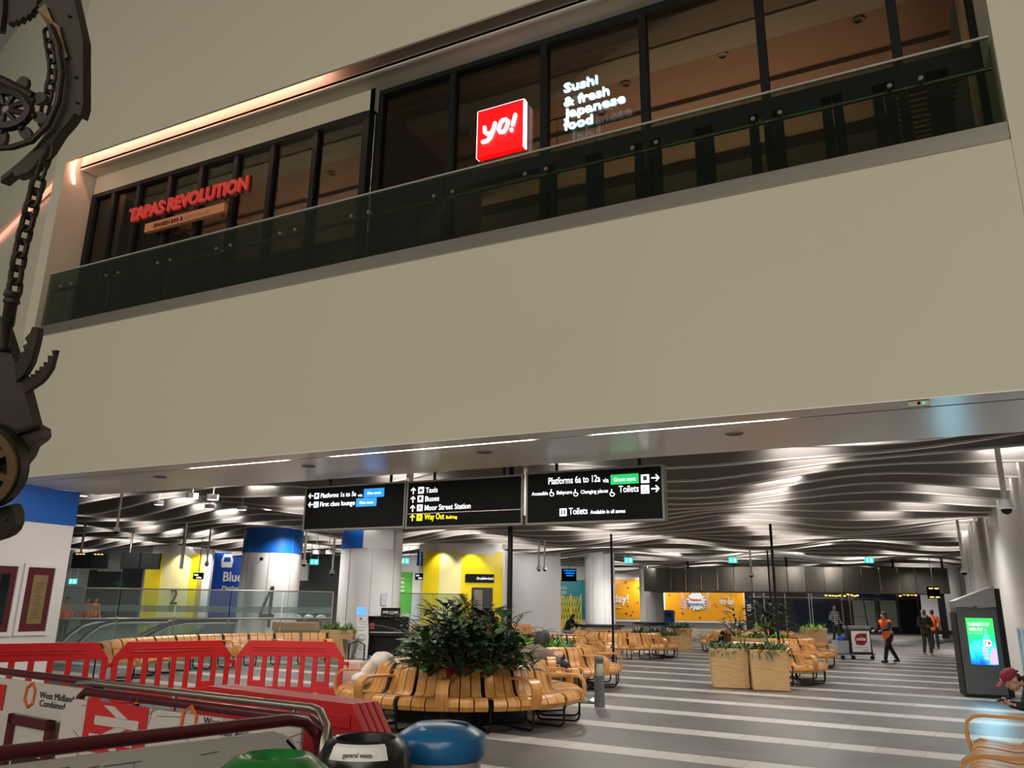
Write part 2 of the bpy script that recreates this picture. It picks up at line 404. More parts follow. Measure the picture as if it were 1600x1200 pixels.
# interior of the restaurants
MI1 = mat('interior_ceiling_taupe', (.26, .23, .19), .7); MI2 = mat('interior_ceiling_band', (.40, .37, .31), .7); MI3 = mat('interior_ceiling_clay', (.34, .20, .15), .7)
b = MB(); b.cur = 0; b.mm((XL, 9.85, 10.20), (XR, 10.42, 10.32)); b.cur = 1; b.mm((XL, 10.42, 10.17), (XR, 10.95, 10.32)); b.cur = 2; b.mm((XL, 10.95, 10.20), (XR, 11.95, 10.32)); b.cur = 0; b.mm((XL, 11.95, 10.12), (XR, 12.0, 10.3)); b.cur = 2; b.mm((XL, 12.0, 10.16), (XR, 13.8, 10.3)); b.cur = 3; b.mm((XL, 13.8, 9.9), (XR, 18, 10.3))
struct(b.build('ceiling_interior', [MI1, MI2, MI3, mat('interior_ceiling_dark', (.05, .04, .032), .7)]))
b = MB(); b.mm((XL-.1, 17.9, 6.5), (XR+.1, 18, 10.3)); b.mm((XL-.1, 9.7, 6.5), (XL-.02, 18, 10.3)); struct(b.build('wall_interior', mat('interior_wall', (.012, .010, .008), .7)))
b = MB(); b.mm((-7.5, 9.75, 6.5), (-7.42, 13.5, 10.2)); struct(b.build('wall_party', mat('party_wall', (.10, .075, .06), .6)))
# wooden slatted screen at the right end, inside
sl = MB()
for k in range(26): sl.mm((.55+.0, 11.2+k*.16, 9.2), (XR-.02, 11.26+k*.16, 9.26))
tag(sl.build('slatted_screen', mat('slat_wood', (.20, .13, .07), .5)), 'wooden slatted ceiling raft behind the rightmost upstairs window', 'ceiling raft')
b = MB(); b.mm((-5.6, 10.6, 6.52), (-4.9, 12.2, 7.55)); 
tag(b.build('counter', mat('counter_panel', (.16, .15, .12), .5)), 'pale boxy counter behind the upstairs glass right of the restaurant corner', 'counter')
lamp('AREA', (-2.5, 13.5, 7.0), (-2.5, 13.5, 12), 400, (1, .82, .62), 5, 3, name='interior_fill')  # added upward fill lamps that brighten the restaurant ceilings
lamp('AREA', (-11, 13.5, 7.0), (-11, 13.5, 12), 650, (1, .90, .70), 5, 3, name='interior_fill')
# ceiling downlights of restaurants
g = 0
dlm = mat('unlit_downlight', (.22, .17, .13), .4, metal=.3)
first = None
for px, py in [(733, 118), (866, 73), (726, 211), (978, 133), (615, 159), (617, 243), (518, 272), (430, 299), (1129, 88), (1341, 33), (800, 262), (940, 178)]:
    p = G(px, py, 10.17)
    if not (9.9 < p.y < 17 and XL+.2 < p.x < XR-.1): continue
    if first is None:
        first = MB().lathe([(0, .03), (.055, .03), (.06, 0), (.09, 0), (.095, .03)], (0, 0, 0), 16).build('downlight', dlm, smooth=True)
        first.location = p
        tag(first, 'unlit recessed downlight in upstairs restaurant ceiling behind glass', 'downlight', 'restaurant ceiling downlights')
    else:
        q = first.copy(); COL.objects.link(q); q.location = p

# deck trim + balustrade ---------------------------------------------
b = MB(); b.mm((XL+.02, Y0-.03, ZT-.14), (XR-.01, Y0+.14, ZT+.06)); struct(b.build('trim_3', M_steel))
gx = [-14.55, -13.95, -12.65, -11.30, -9.87, -8.47, -7.02, -5.52, -4.03, -2.47, -.93, .60, XR-.03]
bal = thing('balustrade', 'long glass balustrade with metal handrail along the upstairs walkway', 'balustrade', (XL, Y0+.05, ZT))
ZR = 7.82
for i in range(len(gx)-1):
    MB().mm((gx[i]+.006, Y0+.04, ZT), (gx[i+1]-.006, Y0+.055, ZR-.02)).build('glass_panel', M_bglass, bal, world=True)
MB().mm((gx[0], Y0+.03, ZR-.025), (gx[-1], Y0+.065, ZR)).build('top_rail', mat('glass_edge_highlight', (.36,.36,.33), .35), bal, world=True)  # pale diffuse colour stands in for the highlight along the glass edge
MB().tube([(gx[0]+.05, Y0+.16, 7.48), (gx[-1], Y0+.16, 7.48)], .028).build('handrail', mat('bronze_rail', (.12, .10, .07), .4, metal=.7), bal, world=True)
for x in gx[1:-1]:
    for s in (-.16, .16):
        MB().lathe([(0, -.03), (.028, -.03), (.028, .0), (.01, .0), (.01, .12), (0, .12)], (x+s, Y0+.03, 7.47), 12, axis=Matrix.Rotation(-pi/2, 3, 'X')).build('glass_clamp', M_steel, bal, world=True)
# restaurant signs ----------------------------------------------------
MR = mat('red_letter_side', (.13, .01, .008), .5); MRe = mat('red_letter', (.42, .04, .03), .4, em=(.8, .07, .05), es=.30)
t = thing('restaurant_sign', 'red capital letters above an orange strap board on the left upstairs windows', 'sign', (-13.0, TP-.35, 8.6))
pA = FY(202, 342, TP-.3); pB = FY(388, 287, TP-.3)
zA = pA.z; Wd = pB.x-pA.x
zb = FY(300, 318, TP-.3).z-.02
m = MB(); text(m, 'TAPAS REVOLUTION', (pA.x, TP-.30, zb), XA, ZA, .26, Wd, .03, .03); m.build('lettering', MRe, t, world=True)
m = MB(); text(m, 'TAPAS REVOLUTION', (pA.x-.02, TP-.26, zb-.02), XA, ZA, .30, Wd+.04, .03, .045); m.build('lettering', MR, t, world=True, label='dark red backing letters')
pc = FY(228, 352, TP-.3); pd = FY(352, 320, TP-.3)
m = MB(); m.mm((pc.x, TP-.32, zb-.34), (pd.x, TP-.24, zb-.16)); m.build('strap_board', mat('orange_board', (.62, .25, .12), .5), t, world=True)
m = MB(); text(m, 'SPANISH BAR &', (pc.x+.25, TP-.325, zb-.30), XA, ZA, .085, .78, .004, .02); m.build('lettering', MR, t, world=True, label='dark red lettering')
m = MB(); text(m, 'RESTAURANT', (pc.x+1.08, TP-.325, zb-.30), XA, ZA, .07, .62, .004, .0); m.build('lettering', mat('pale_brown_letter', (.5, .22, .12), .5), t, world=True, label='pale lettering')
for x in (pc.x+.3, pd.x-.3):
    for z_ in (zb+.1, zb-.25): MB().tube([(x, TP-.25, z_), (x, TP-.02, z_)], .012).build('bracket', M_black, t, world=True)

t = thing('logo_sign', 'red square lit sign with short white word behind the upstairs balustrade', 'sign', (-5.1, YP-.2, 8.0))
YS = YP-.12
a0 = FY(747, 176, YS); a1 = FY(818, 154, YS); a2 = FY(744, 246, YS)
sx0, sx1 = a0.x, a1.x; sz1 = (a0.z+a1.z)/2; sz0 = a2.z-.02
MBOX = mat('lit_red_box', (.9, .01, .01), .4, em=(1, .002, .004), es=1.0)
MB().mm((sx0, YS, sz0), (sx1, YS+.10, sz1)).build('light_box', MBOX, t, world=True)
m = MB(); m.mm((sx1, YS-.005, sz0), (sx1+.02, YS+.1, sz1)); m.mm((sx0-.01, YS-.005, sz0), (sx0, YS+.1, sz1)); m.mm((sx0, YS, sz1), (sx1, YS+.1, sz1+.01)); m.build('edge_light', mat('edge_light', (1, .9, .95), .4, em=(1, .75, .85), es=2.), t, world=True)
m = MB(); W_ = sx1-sx0; H_ = sz1-sz0
def S_(x, z): return Vector((sx0+W_*x, YS-.02, sz0+H_*z))
rw = .026
for st in ([(.17, .60), (.18, .50), (.24, .44), (.33, .45), (.37, .52)], [(.40, .63), (.36, .48), (.31, .36), (.24, .30), (.14, .30)],
           [(.53, .62), (.48, .48), (.52, .41), (.60, .40), (.66, .48), (.69, .60), (.64, .65), (.57, .65), (.53, .62)], [(.84, .69), (.79, .50)], [(.765, .40), (.763, .39)]):
    m.tube([S_(x, z+(x-.5)*.0) for x, z in st], rw*1.25, 8)
    for x, z in (st[0], st[-1]): m.ell(S_(x, z), (rw*1.25,)*3, 8)
m.build('lettering', mat('lit_white_letter', (1, 1, 1), .4, em=(1, .97, 1), es=2.), t, smooth=True, world=True)

t = thing('neon_sign', 'four lines of glowing white neon letters upstairs right of red square sign', 'sign', (-4.0, YS, 8.0))
MN = mat('neon_white', (.8, 1, 1), .4, em=(.52, .88, 1.0), es=1.25)
lines = [('Sushi', (882, 146), 935), ('& fresh', (882, 168), 953), ('Japanese', (882, 186), 978), ('food', (882, 205), 927)]
for i, (s_, (px, py), px1) in enumerate(lines):
    a = FY(px, py, YS); bq = FY(px1, py-(px1-px)*.235, YS)
    m = MB(); text(m, s_, (a.x, YS-.02, a.z-.0), XA, ZA, .145, bq.x-a.x, .02, .018); m.build('lettering', MN, t, world=True)
for i in range(3): MB().tube([(-4.0+i*.3, YS+.0, 7.95), (-4.0+i*.3, YS+.0, 8.75)], .006).build('hanger', M_black, t, world=True)
MB().mm((-4.2, YS+.005, 8.75), (-3.2, YS+.02, 8.77)).build('mounting_bar', M_black, t, world=True)

# soffit fittings -----------------------------------------------------
for i, (pa, pb) in enumerate([((288, 729), (445, 718)), ((518, 713), (835, 688)), ((930, 681), (1225, 657))]):
    A = G(*pa, ZS); B_ = G(*pb, ZS)
    o = MB().mm((A.x, Y0+.365, ZS-.006), (B_.x, Y0+.405, ZS+.028)).build('linear_light', M_ledw)
    for q_ in range(2): lamp('AREA', (A.x+(B_.x-A.x)*(.25+.5*q_), Y0+.385, ZS-.02), (A.x+(B_.x-A.x)*(.25+.5*q_), Y0+.6, 0), 38, (1, .93, .80), abs(B_.x-A.x)*.45, .04, name='slot_lamp')
    tag(o, ['short bright linear light at left end of the soffit slot', 'long bright linear light in middle of the soffit slot', 'long bright linear light at right end of the soffit slot'][i], 'light')
dl = None
for i, (px, py) in enumerate([(250, 745), (482, 728), (757, 706), (1147, 677)]):
    p = G(px, py, ZS-.012)
    o = MB().lathe([(0, -.004), (.08, -.004), (.085, -.012), (.11, -.012), (.115, 0)], (0, 0, 0), 20).build('downlight', mat('dark_downlight', (.16, .13, .11), .5), smooth=True)
    o.location = p
    tag(o, 'round unlit downlight in white soffit, %s' % ['leftmost of four', 'second from the left', 'above the middle hanging sign', 'rightmost of four'][i], 'downlight', 'soffit downlights')
t = thing('ceiling_sensor', 'grey box sensor with green light on soffit edge', 'sensor', G(1435, 628, ZS-.012))
MB().box((0, 0, -.03), (.20, .14, .06)).build('housing', mat('sensor_box', (.45, .42, .32), .5), t, bevel=.006)
MB().ell((.045, -.072, -.03), (.012,)*3, 8).build('indicator', M_exit, t)
MB().ell((-.0, -.07, -.03), (.018,)*3, 8).build('lens', M_black, t)

# hanging signs -------------------------------------------------------
SY = 11.15
def board(pix, label):
    (xl, yt), (xr, yb) = pix
    a = FY(xl, yt, SY); c = FY(xr, yb, SY)
    t = thing('hanging_sign', label, 'sign', ((a.x+c.x)/2, SY+.08, c.z), 0, 'hanging direction signs')
    return t, a.x, c.x, a.z, c.z
def frame_board(t, x0, x1, z1, z0):
    MB().mm((x0, SY+.01, z0), (x1, SY+.16, z1)).build('sign_face', M_signface, t, world=True)
    f = MB(); k = .03
    f.mm((x0-k, SY-.01, z0-k), (x0, SY+.17, z1+k)); f.mm((x1, SY-.01, z0-k), (x1+k, SY+.17, z1+k)); f.mm((x0, SY-.01, z1), (x1, SY+.17, z1+k)); f.mm((x0, SY-.01, z0-k), (x1, SY+.17, z0))
    f.build('frame', mat('sign_frame', (.10, .095, .09), .4), t, world=True)
    for x in (x0+.45, x1-.35): MB().tube([(x, SY+.09, z1+k), (x, SY+.09, 5.05)], .025).build('hanger', M_darkframe, t, world=True)
YF = SY+.004
def T(t, m_, s, px0, py, px1, h, off=.003, lab=None, d=0.):
    a = FY(px0, py, YF-d); c = FY(px1, py, YF-d); m = MB(); text(m, s, (a.x, YF-d, a.z), XA, ZA, h, c.x-a.x, .003, off); return m.build('lettering', m_, t, world=True, label=lab)
def arrow(t, m_, px, py, ang, s=.055):
    mb = MB(); c = FY(px, py, YF); u = Vector((cos(ang), 0, sin(ang))); v = Vector((-sin(ang), 0, cos(ang)))
    def P(a, b_): return Vector((c.x, YF, c.z))+u*a*s+v*b_*s
    mb.prism([P(-1, .16), P(.55, .16), P(.0, .72), P(.22, .9), P(1.05, 0), P(.22, -.9), P(.0, -.72), P(.55, -.16), P(-1, -.16)], (0, -.004, 0))
    return mb.build('arrow', m_, t, world=True)
def plate(t, m_, px0, py0, px1, py1, lab, txt, ty, th):
    mb = MB(); a = FY(px0, py0, YF); c = FY(px1, py1, YF); mb.mm((a.x, YF-.004, c.z), (c.x, YF, a.z)); p = mb.build('zone_plate', m_, t, world=True, label=lab)
    under(T(t, M_signwhite, txt, px0+5, ty, px1-5, th, 0., None, .006), p)
def icon(t, px, py, s, kind, m=None):
    c = FY(px, py, YF); c = Vector((c.x, YF, c.z)); hs = s/2
    b = MB(); b.mm((c.x-hs, YF-.004, c.z-hs), (c.x+hs, YF, c.z+hs)); o = b.build('pictogram', m or M_signwhite, t, world=True, bevel=.003)
    k = MB(); y = YF-.006
    def q(x0, z0, x1, z1): k.mm((c.x+x0*s, y-.003, c.z+z0*s), (c.x+x1*s, y, c.z+z1*s))
    if kind in ('train', 'bus'): k.prism([(c.x+x*s, y, c.z+z*s) for x, z in ((-.22, -.2), (.22, -.2), (.24, .22), (.14, .33), (-.14, .33), (-.24, .22))], (0, -.003, 0))
    elif kind == 'taxi': k.prism([(c.x+x*s, y, c.z+z*s) for x, z in ((-.32, -.2), (.32, -.2), (.32, .04), (.2, .04), (.14, .24), (-.14, .24), (-.2, .04), (-.32, .04))], (0, -.003, 0))
    elif kind == 'seat': k.prism([(c.x+x*s, y, c.z+z*s) for x, z in ((-.26, .3), (-.14, .3), (-.1, -.06), (.2, -.06), (.28, -.3), (.16, -.3), (.12, -.17), (-.2, -.17))], (0, -.003, 0))
    elif kind == 'wc': q(-.3, -.3, -.1, .28); q(.1, -.3, .3, .28)
    elif kind == 'chair': k.tube([Vector((c.x+.24*s*cos(a), y, c.z-.1*s+.24*s*sin(a))) for a in [pi*.7+i*.5 for i in range(9)]], .04*s, 6); q(-.08, -.08, .0, .3)
    elif kind == 'rail': q(-.3, -.06, .3, .06); q(-.06, -.3, .06, .3)
    elif kind == 'exit': k.prism([(c.x+x*s, y, c.z+z*s) for x, z in ((-.07, -.3), (.07, -.3), (.07, .02), (.22, .02), (0, .3), (-.22, .02), (-.07, .02))], (0, -.003, 0))
    under(k.build('pictogram_mark', mat('rail_red', (.7, .05, .1), .5) if kind == 'rail' else mat('pictogram_blue', (.03, .05, .16), .5), t, world=True), o)
W = M_signwhite
t, x0, x1, z1, z0 = board(((480, 764), (629.5, 822)), 'left hanging sign to Platforms 1a to 5a and First class lounge')
frame_board(t, x0, x1, z1, z0)
arrow(t, W, 486, 775, pi); arrow(t, W, 485.5, 788.5, pi); T(t, W, 'Platforms 1a to 5a', 501, 778, 556, .082); T(t, W, 'via', 559, 776, 566, .05); T(t, W, 'First class lounge', 500, 791.5, 554, .082)
icon(t, 495, 775, .105, 'train'); icon(t, 494, 788.5, .105, 'seat')
plate(t, M_signblue, 569, 764, 600, 776, 'upper bright blue zone plate', 'Blue zone', 772.5, .045); plate(t, M_signblue, 557, 779, 588, 790.5, 'lower bright blue zone plate', 'Blue zone', 787.5, .045)
t, x0, x1, z1, z0 = board(((639, 755), (814, 817)), 'middle hanging sign listing Taxis, Buses, Moor Street Station, Way Out')
frame_board(t, x0, x1, z1, z0)
for y_ in (767, 780.5, 794.5): arrow(t, W, 646-(y_-767)*.04, y_, pi/2)
T(t, W, 'Taxis', 665, 770, 683.5, .088); T(t, W, 'Buses', 664.5, 783.5, 686, .088); T(t, W, 'Moor Street Station', 663.5, 797.5, 735, .088)
R2 = MB(); A = FY(638, 803, YF); R2.mm((x0, YF-.003, A.z-.006), (x1, YF, A.z)); R2.build('divider_line', M_steel, t, world=True)
icon(t, 658, 766, .11, 'taxi'); icon(t, 657, 779.5, .11, 'bus'); icon(t, 656, 793.5, .11, 'rail'); icon(t, 655.5, 808.5, .11, 'exit', M_signyel)
arrow(t, M_signyel, 644.5, 809, pi/2); T(t, M_signyel, 'Way Out', 663, 812, 694, .095, lab='yellow Way Out lettering'); T(t, M_signyel, 'Bullring', 697, 810.5, 714, .05, lab='small yellow lettering')
t, x0, x1, z1, z0 = board(((825, 741.5), (1036, 810)), 'right hanging sign to Platforms 6a to 12a and Toilets')
frame_board(t, x0, x1, z1, z0)
T(t, W, 'Platforms 6a to 12a', 857, 757, 938, .105); T(t, W, 'via', 942, 754, 951, .07); T(t, W, 'Toilets', 967, 769.5, 998, .10); arrow(t, W, 1024, 746.5, 0, .06); arrow(t, W, 1024, 763.5, 0, .06)
T(t, W, 'Accessible', 831, 774.5, 856, .055); T(t, W, 'Babycare', 870, 772.5, 894, .055); T(t, W, 'Changing places', 907.5, 771.5, 950, .055); T(t, W, 'Toilets', 889, 804, 918, .10); T(t, W, 'Available in all zones', 922.5, 803, 977, .055)
for px in (862.5, 900, 957):
    m = MB(); c = FY(px, 770, YF); c = Vector((c.x, YF, c.z))
    m.tube([c+Vector((-.012, 0, .055)), c+Vector((-.012, 0, .0)), c+Vector((.02, 0, -.002)), c+Vector((.034, 0, -.03))], .008, 5); m.tube([c+Vector((.035*cos(a)-.004, 0, -.015+.035*sin(a))) for a in [2.2+i*.5 for i in range(8)]], .006, 5)
    m.build('access_symbol', W, t, world=True)
plate(t, M_signgreen, 954, 742, 998, 755, 'bright green zone plate', 'Green zone', 752.5, .058)
icon(t, 1008, 748, .125, 'train'); icon(t, 1008, 764.5, .125, 'chair'); icon(t, 880, 800.5, .115, 'wc')
for xx, lab in ((FY(634, 790, SY).x, 'narrow steel upright between the left and middle hanging signs'), (FY(819.5, 790, SY).x, 'narrow steel upright between the middle and right hanging signs')):
    m = MB(); m.mm((xx-.03, SY+.02, 3.0), (xx+.03, SY+.15, 5.05)); tag(m.build('sign_post', M_steel), lab, 'post')
# ------------------------------------------------------------------ concourse ceiling
CZ = 4.25
b = MB(); b.mm((-75, SOFB, 5.05), (14, 88, 5.15)); ceil = struct(b.build('ceiling', M_ceil))
rl = ray(60, 880); RLX = rl.x/rl.y; rr_ = ray(1600, 780); RRX = rr_.x/rr_.y
def finz(x, Y):
    return CZ + .13*sin(2*pi*x/9.5 + Y*.42) + .06*sin(2*pi*x/5.8 - Y*.27 + 1.) + .03*sin(x*.35+Y*.9)
fy = []; Y = 11.5
while Y < 62: fy.append(Y); Y += 1.35 if Y < 30 else 1.5
random.seed(3)
for i, Y in enumerate(fy):
    xl = max(-56, Y*RLX-3); xr = min(12, Y*RRX+4); n = int((xr-xl)/.45)
    vs = []; fs = []
    for k in range(n+1):
        x = xl+(xr-xl)*k/n; z = finz(x, Y); yy = Y+.18*sin(x*.4+Y*.6)
        vs += [(x, yy-.03, z), (x, yy-.03, z+.60), (x, yy+.03, z+.60), (x, yy+.03, z)]
    for k in range(n):
        o = k*4
        for q in range(4): fs.append((o+q, o+(q+1) % 4, o+4+(q+1) % 4, o+4+q))
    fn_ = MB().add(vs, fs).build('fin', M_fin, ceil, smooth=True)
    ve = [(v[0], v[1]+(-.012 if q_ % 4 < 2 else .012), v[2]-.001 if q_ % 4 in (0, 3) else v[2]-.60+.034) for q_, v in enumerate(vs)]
    MB().add(ve, fs).build('fin_lit_edge', M_finedge, fn_, smooth=True)
# lamps recessed between the fins
ld = bpy.data.lights.new('recessed_lamp', 'AREA'); ld.shape = 'RECTANGLE'; ld.size = 1.0; ld.size_y = .06; ld.energy = 6.5; ld.color = (1, .93, .87)
ldf = bpy.data.lights.new('recessed_lamp_far', 'AREA'); ldf.shape = 'RECTANGLE'; ldf.size = 1.9; ldf.size_y = .07; ldf.energy = 12; ldf.color = (1, .93, .87)
for i, Y in enumerate(fy[:-1]):
    if i % 2 and Y > 36: continue
    xl = max(-50, Y*RLX-1); xr = min(8, Y*RRX+1); st = 4.4 if Y < 25 else 6.0
    x = xl + st*((i*.37) % 1)
    while x < xr:
        xx = x+random.uniform(-.6, .6)
        o = bpy.data.objects.new('recessed_lamp', ld if Y < 25 else ldf); COL.objects.link(o)
        o.location = (xx, Y+.18*sin(xx*.4+Y*.6)+(fy[i+1]-Y)-.26, max(finz(xx, Y), finz(xx, fy[i+1]))+.24); o.rotation_euler = (radians(48), 0, 0)
        x += st
# spots added under the fins to brighten the concourse, no fittings modelled
for k, (x_, y_) in enumerate([(-14, 13.5), (-9.5, 14.2), (-4, 13.6), (.2, 14), (-17, 18), (-12, 18.5), (-7, 18.4), (-2, 18), (-20, 23), (-14, 24), (-9, 24), (-4, 24), (.3, 23.5), (-24, 29), (-18, 30), (-12, 31), (-6, 31), (-1, 31), (-26, 36), (-19, 38), (-12, 39), (-5, 39), (-1, 40), (-28, 44), (-18, 47), (-9, 48), (-3, 50), (-14, 56), (-6, 58), (2, 47), (-24, 19), (-28, 24), (-32, 30), (-34, 37), (-25, 52), (-1, 60), (-18, 62), (-10, 66), (-4, 70)]):
    lamp('SPOT', (x_, y_, finz(x_, y_)-.02), (x_, y_, 0), 480 if y_ < 35 else 950, (1, .95, .89), .10, spot=150, blend=.8, name='downlight_lamp')
# perimeter shell of the concourse
b = MB(); b.mm((-76, 88, 0), (16, 88.5, 5.2)); struct(b.build('wall_back', mat('dark_backdrop', (.05, .05, .055), .7)))
b = MB(); b.mm((-75, 9, 0), (-74.5, 88, 5.2)); struct(b.build('wall_concourse_left', mat('grey_wall', (.25, .25, .26), .6)))

# ------------------------------------------------------------------ columns
def col_px(pxl, pxr, dep, name, label, ztop=4.3, parts=(), base=None, n=28, oval=1.):
    c = D((pxl+pxr)/2, 945, dep); r = (pxr-pxl)/2*dep/FPX
    c = Vector((c.x, c.y, 0)); c = c + Vector((-sin(YAW), cos(YAW), 0))*r*.3
    t = thing(name, label, 'column', c, YAW)
    m = MB(); m.lathe([(r, 0), (r, ztop+.3)], (0, 0, 0), n); 
    o = m.build('shaft', M_white, t, smooth=True)
    g = MB()
    for k in range(8):
        a = k*pi/4+.2; g.box((r*cos(a), r*sin(a), ztop/2), (.012, .012, ztop), a)
    g.build('panel_joint', mat('joint_grey', (.3, .3, .3), .6), t)
    return t, r
t, r = col_px(368, 460, 29.5, 'column', 'round white column with blue band and large number 4')
MB().lathe([(r+.01, 3.42), (r+.01, 4.35)], n=28).build('painted_band', M_blue, t, smooth=True)
m = MB(); zc = 1.65; dd = -(r+.03)
for A, B_, ww in (((-.10, 1.95-.0), (-.42, .95), .13), ((-.42, .95), (.33, .95), .15), ((.02, 1.95), (.02, .45), .15)):
    pass
X4 = lambda x: .34+x*.62
m.prism([(X4(x), dd, z) for x, z in ((.10, 2.2), (.30, 2.2), (.26, 1.22), (.44, 1.22), (.44, 1.06), (.26, 1.06), (.26, .75), (.08, .75), (.08, 1.06), (-.46, 1.06), (-.46, 1.22))], (0, -.02, 0))
m.build('number_4', mat('number_grey', (.05, .05, .055), .5), t)
MB().prism([(X4(-.26), dd-.022, 1.22), (X4(.08), dd-.022, 1.22), (X4(.08), dd-.022, 1.92)], (0, -.004, 0)).build('number_counter', M_white, t)
m = MB(); m.tube([(.0, -r-.0, 3.2), (0, -r-.15, 3.2)], .02); m.ell((0, -r-.2, 3.17), (.07, .1, .07), 10); m.build('camera', M_black, t, smooth=True, label='small black security camera')
t, r = col_px(525, 622, 28.5, 'column', 'wide white column with blue top corner beside the piano')
MB().lathe([(r+.01, 3.55), (r+.01, 4.35)], n=16, a0=radians(170), a1=radians(272)).build('painted_band', M_blue, t, smooth=True)
m = MB(); m.box((.62*r/1.0, -.80*r-.02, 1.8), (.22, .01, .42), radians(38)); m.build('notice', mat('lilac_paper', (.62, .60, .68), .6), t)
m = MB(); m.box((.35*r, -.95*r, 4.0), (1.1, .02, .9), radians(20)); m.build('access_panel', M_white, t)
t, r = col_px(915, 962, 42, 'column', 'white column with dark ring table at its foot in the centre')
MB().lathe([(r, .55), (r+.45, .62), (r+.5, .75), (r, .78)], n=28).build('ring_table', mat('dark_steel', (.10, .10, .11), .25, metal=.8), t, smooth=True)
MB().lathe([(r+.2, 0), (r+.28, .6)], n=28).build('table_base', M_steel, t, smooth=True)
t, r = col_px(1001, 1038, 50, 'column', 'white column half hidden below the steel canopy near orange wall')
MB().lathe([(r, .55), (r+.5, .62), (r+.55, .75), (r, .78)], n=28).build('ring_table', mat('dark_steel', (.10, .10, .11), .25, metal=.8), t, smooth=True)
t, r = col_px(1472, 1506, 46, 'column', 'round white column behind the hooded man at the far right')
MB().lathe([(r, .35), (r+.55, .42), (r+.6, .6), (r, .62)], n=28).build('ring_bench', mat('dark_steel', (.10, .10, .11), .25, metal=.8), t, smooth=True)
t, r = col_px(1523, 1590, 28, 'column', 'large white column behind the advertising kiosk')
for px, dep, e_ in ((575, 24.8, 150), (450, 26.5, 15), (938, 38.5, 190), (1020, 46.5, 190), (830, 36, 190), (770, 34, 120), (895, 51, 220), (275, 37, 120), (345, 40, 160), (150, 38, 160), (630, 41, 150), (495, 42, 60), (1490, 42.5, 150), (1545, 25, 70), (1585, 17.5, 8), (1430, 52, 260), (1250, 56, 260)):
    q_ = D(px, 945, dep); lamp('SPOT', (q_.x, q_.y, 4.1), (q_.x-.44*2.2, q_.y+.9*2.2, 1.7), e_, (1, .96, .92), .08, spot=125, blend=.9, name='column_wall_fill')  # added fill spots brightening the columns and far walls
lamp('SPOT', (-12.6, 9.9, 3.6), (-15, 9.6, 1.5), 70, (1, .93, .88), .1, spot=120, blend=.9, name='pillar_fill')  # added fill spot for the left pillar face
# right pillar (big, near) ------------------------------------------------
rp = G(1562, 1053)
b = MB(); b.mm((rp.x, rp.y, 0), (rp.x+5, rp.y+4, 5)); struct(b.build('wall_pillar_right', M_white))
b = MB(); b.tube([(rp.x-.02, rp.y-.04, .0), (rp.x-.02, rp.y-.04, 4.22)], .045, 12); struct(b.build('trim_4', mat('corner_guard', (.62, .60, .57), .3)))
b = MB(); b.mm((2.2, 11, 0), (2.5, rp.y, 5)); struct(b.build('wall_side_right', M_white))
# wall far right behind the column
q = D(1440, 950, 56); q2 = D(1476, 950, 56)
b = MB(); b.mm((q.x, q.y, 0), (q.x+12, q.y+.4, 5)); struct(b.build('wall_far_right', M_white))
# left pillar with plaques ---------------------------------------------------
LX, LY = -15.05, 10.62
b = MB(); b.mm((LX-4, 6.5, 0), (LX, LY, ZS-.012)); struct(b.build('wall_pillar_left', M_white))
b = MB(); b.mm((LX-4.01, 6.49, 3.07), (LX+.012, LY+.012, ZS-.012)); struct(b.build('trim_5', M_blue))
def plaque(y0, y1, z0, z1, label, inner):
    t = thing('wall_plaque', label, 'plaque', (LX+.03, (y0+y1)/2, z0))
    f = MB(); k = .07
    f.mm((LX, y0-k, z0-k), (LX+.05, y1+k, z0)); f.mm((LX, y0-k, z1), (LX+.05, y1+k, z1+k)); f.mm((LX, y0-k, z0), (LX+.05, y0, z1)); f.mm((LX, y1, z0), (LX+.05, y1+k, z1))
    f.build('frame', M_white, t, world=True)
    MB().mm((LX, y0, z0), (LX+.02, y1, z1)).build('mount', mat('maroon_mount', (.10, .006, .012), .4), t, world=True)
    MB().mm((LX+.02, y0+.14, z0+.14), (LX+.032, y1-.12, z1-.14)).build('panel', inner, t, world=True)
    if inner is not M_screen:
        l = MB()
        for i in range(16):
            zz = z1-.3-i*(z1-z0-.5)/16; l.mm((LX+.032, y0+.2+.02*(i % 3), zz), (LX+.034, y1-.18-.03*((i*7) % 3), zz+.012))
        l.build('engraving', mat('brass_engraving', (.10, .075, .03), .5), t, world=True)
    return t
def lpx(px, py):
    d = ray(px, py); return CAM + d*(LX/d.x)
A = lpx(43, 886); B_ = lpx(83, 986); C = lpx(85, 890)
plaque(A.y, C.y, B_.z, A.z, 'engraved brass plaque on maroon board in white frame', mat('brass', (.30, .22, .10), .4, metal=.5, noise=.2, nscale=5))
A2 = lpx(-8, 886); C2 = lpx(27, 888)
plaque(A2.y, C2.y, B_.z, A.z, 'dark glazed notice in maroon and white frame beside brass plaque', M_screen)

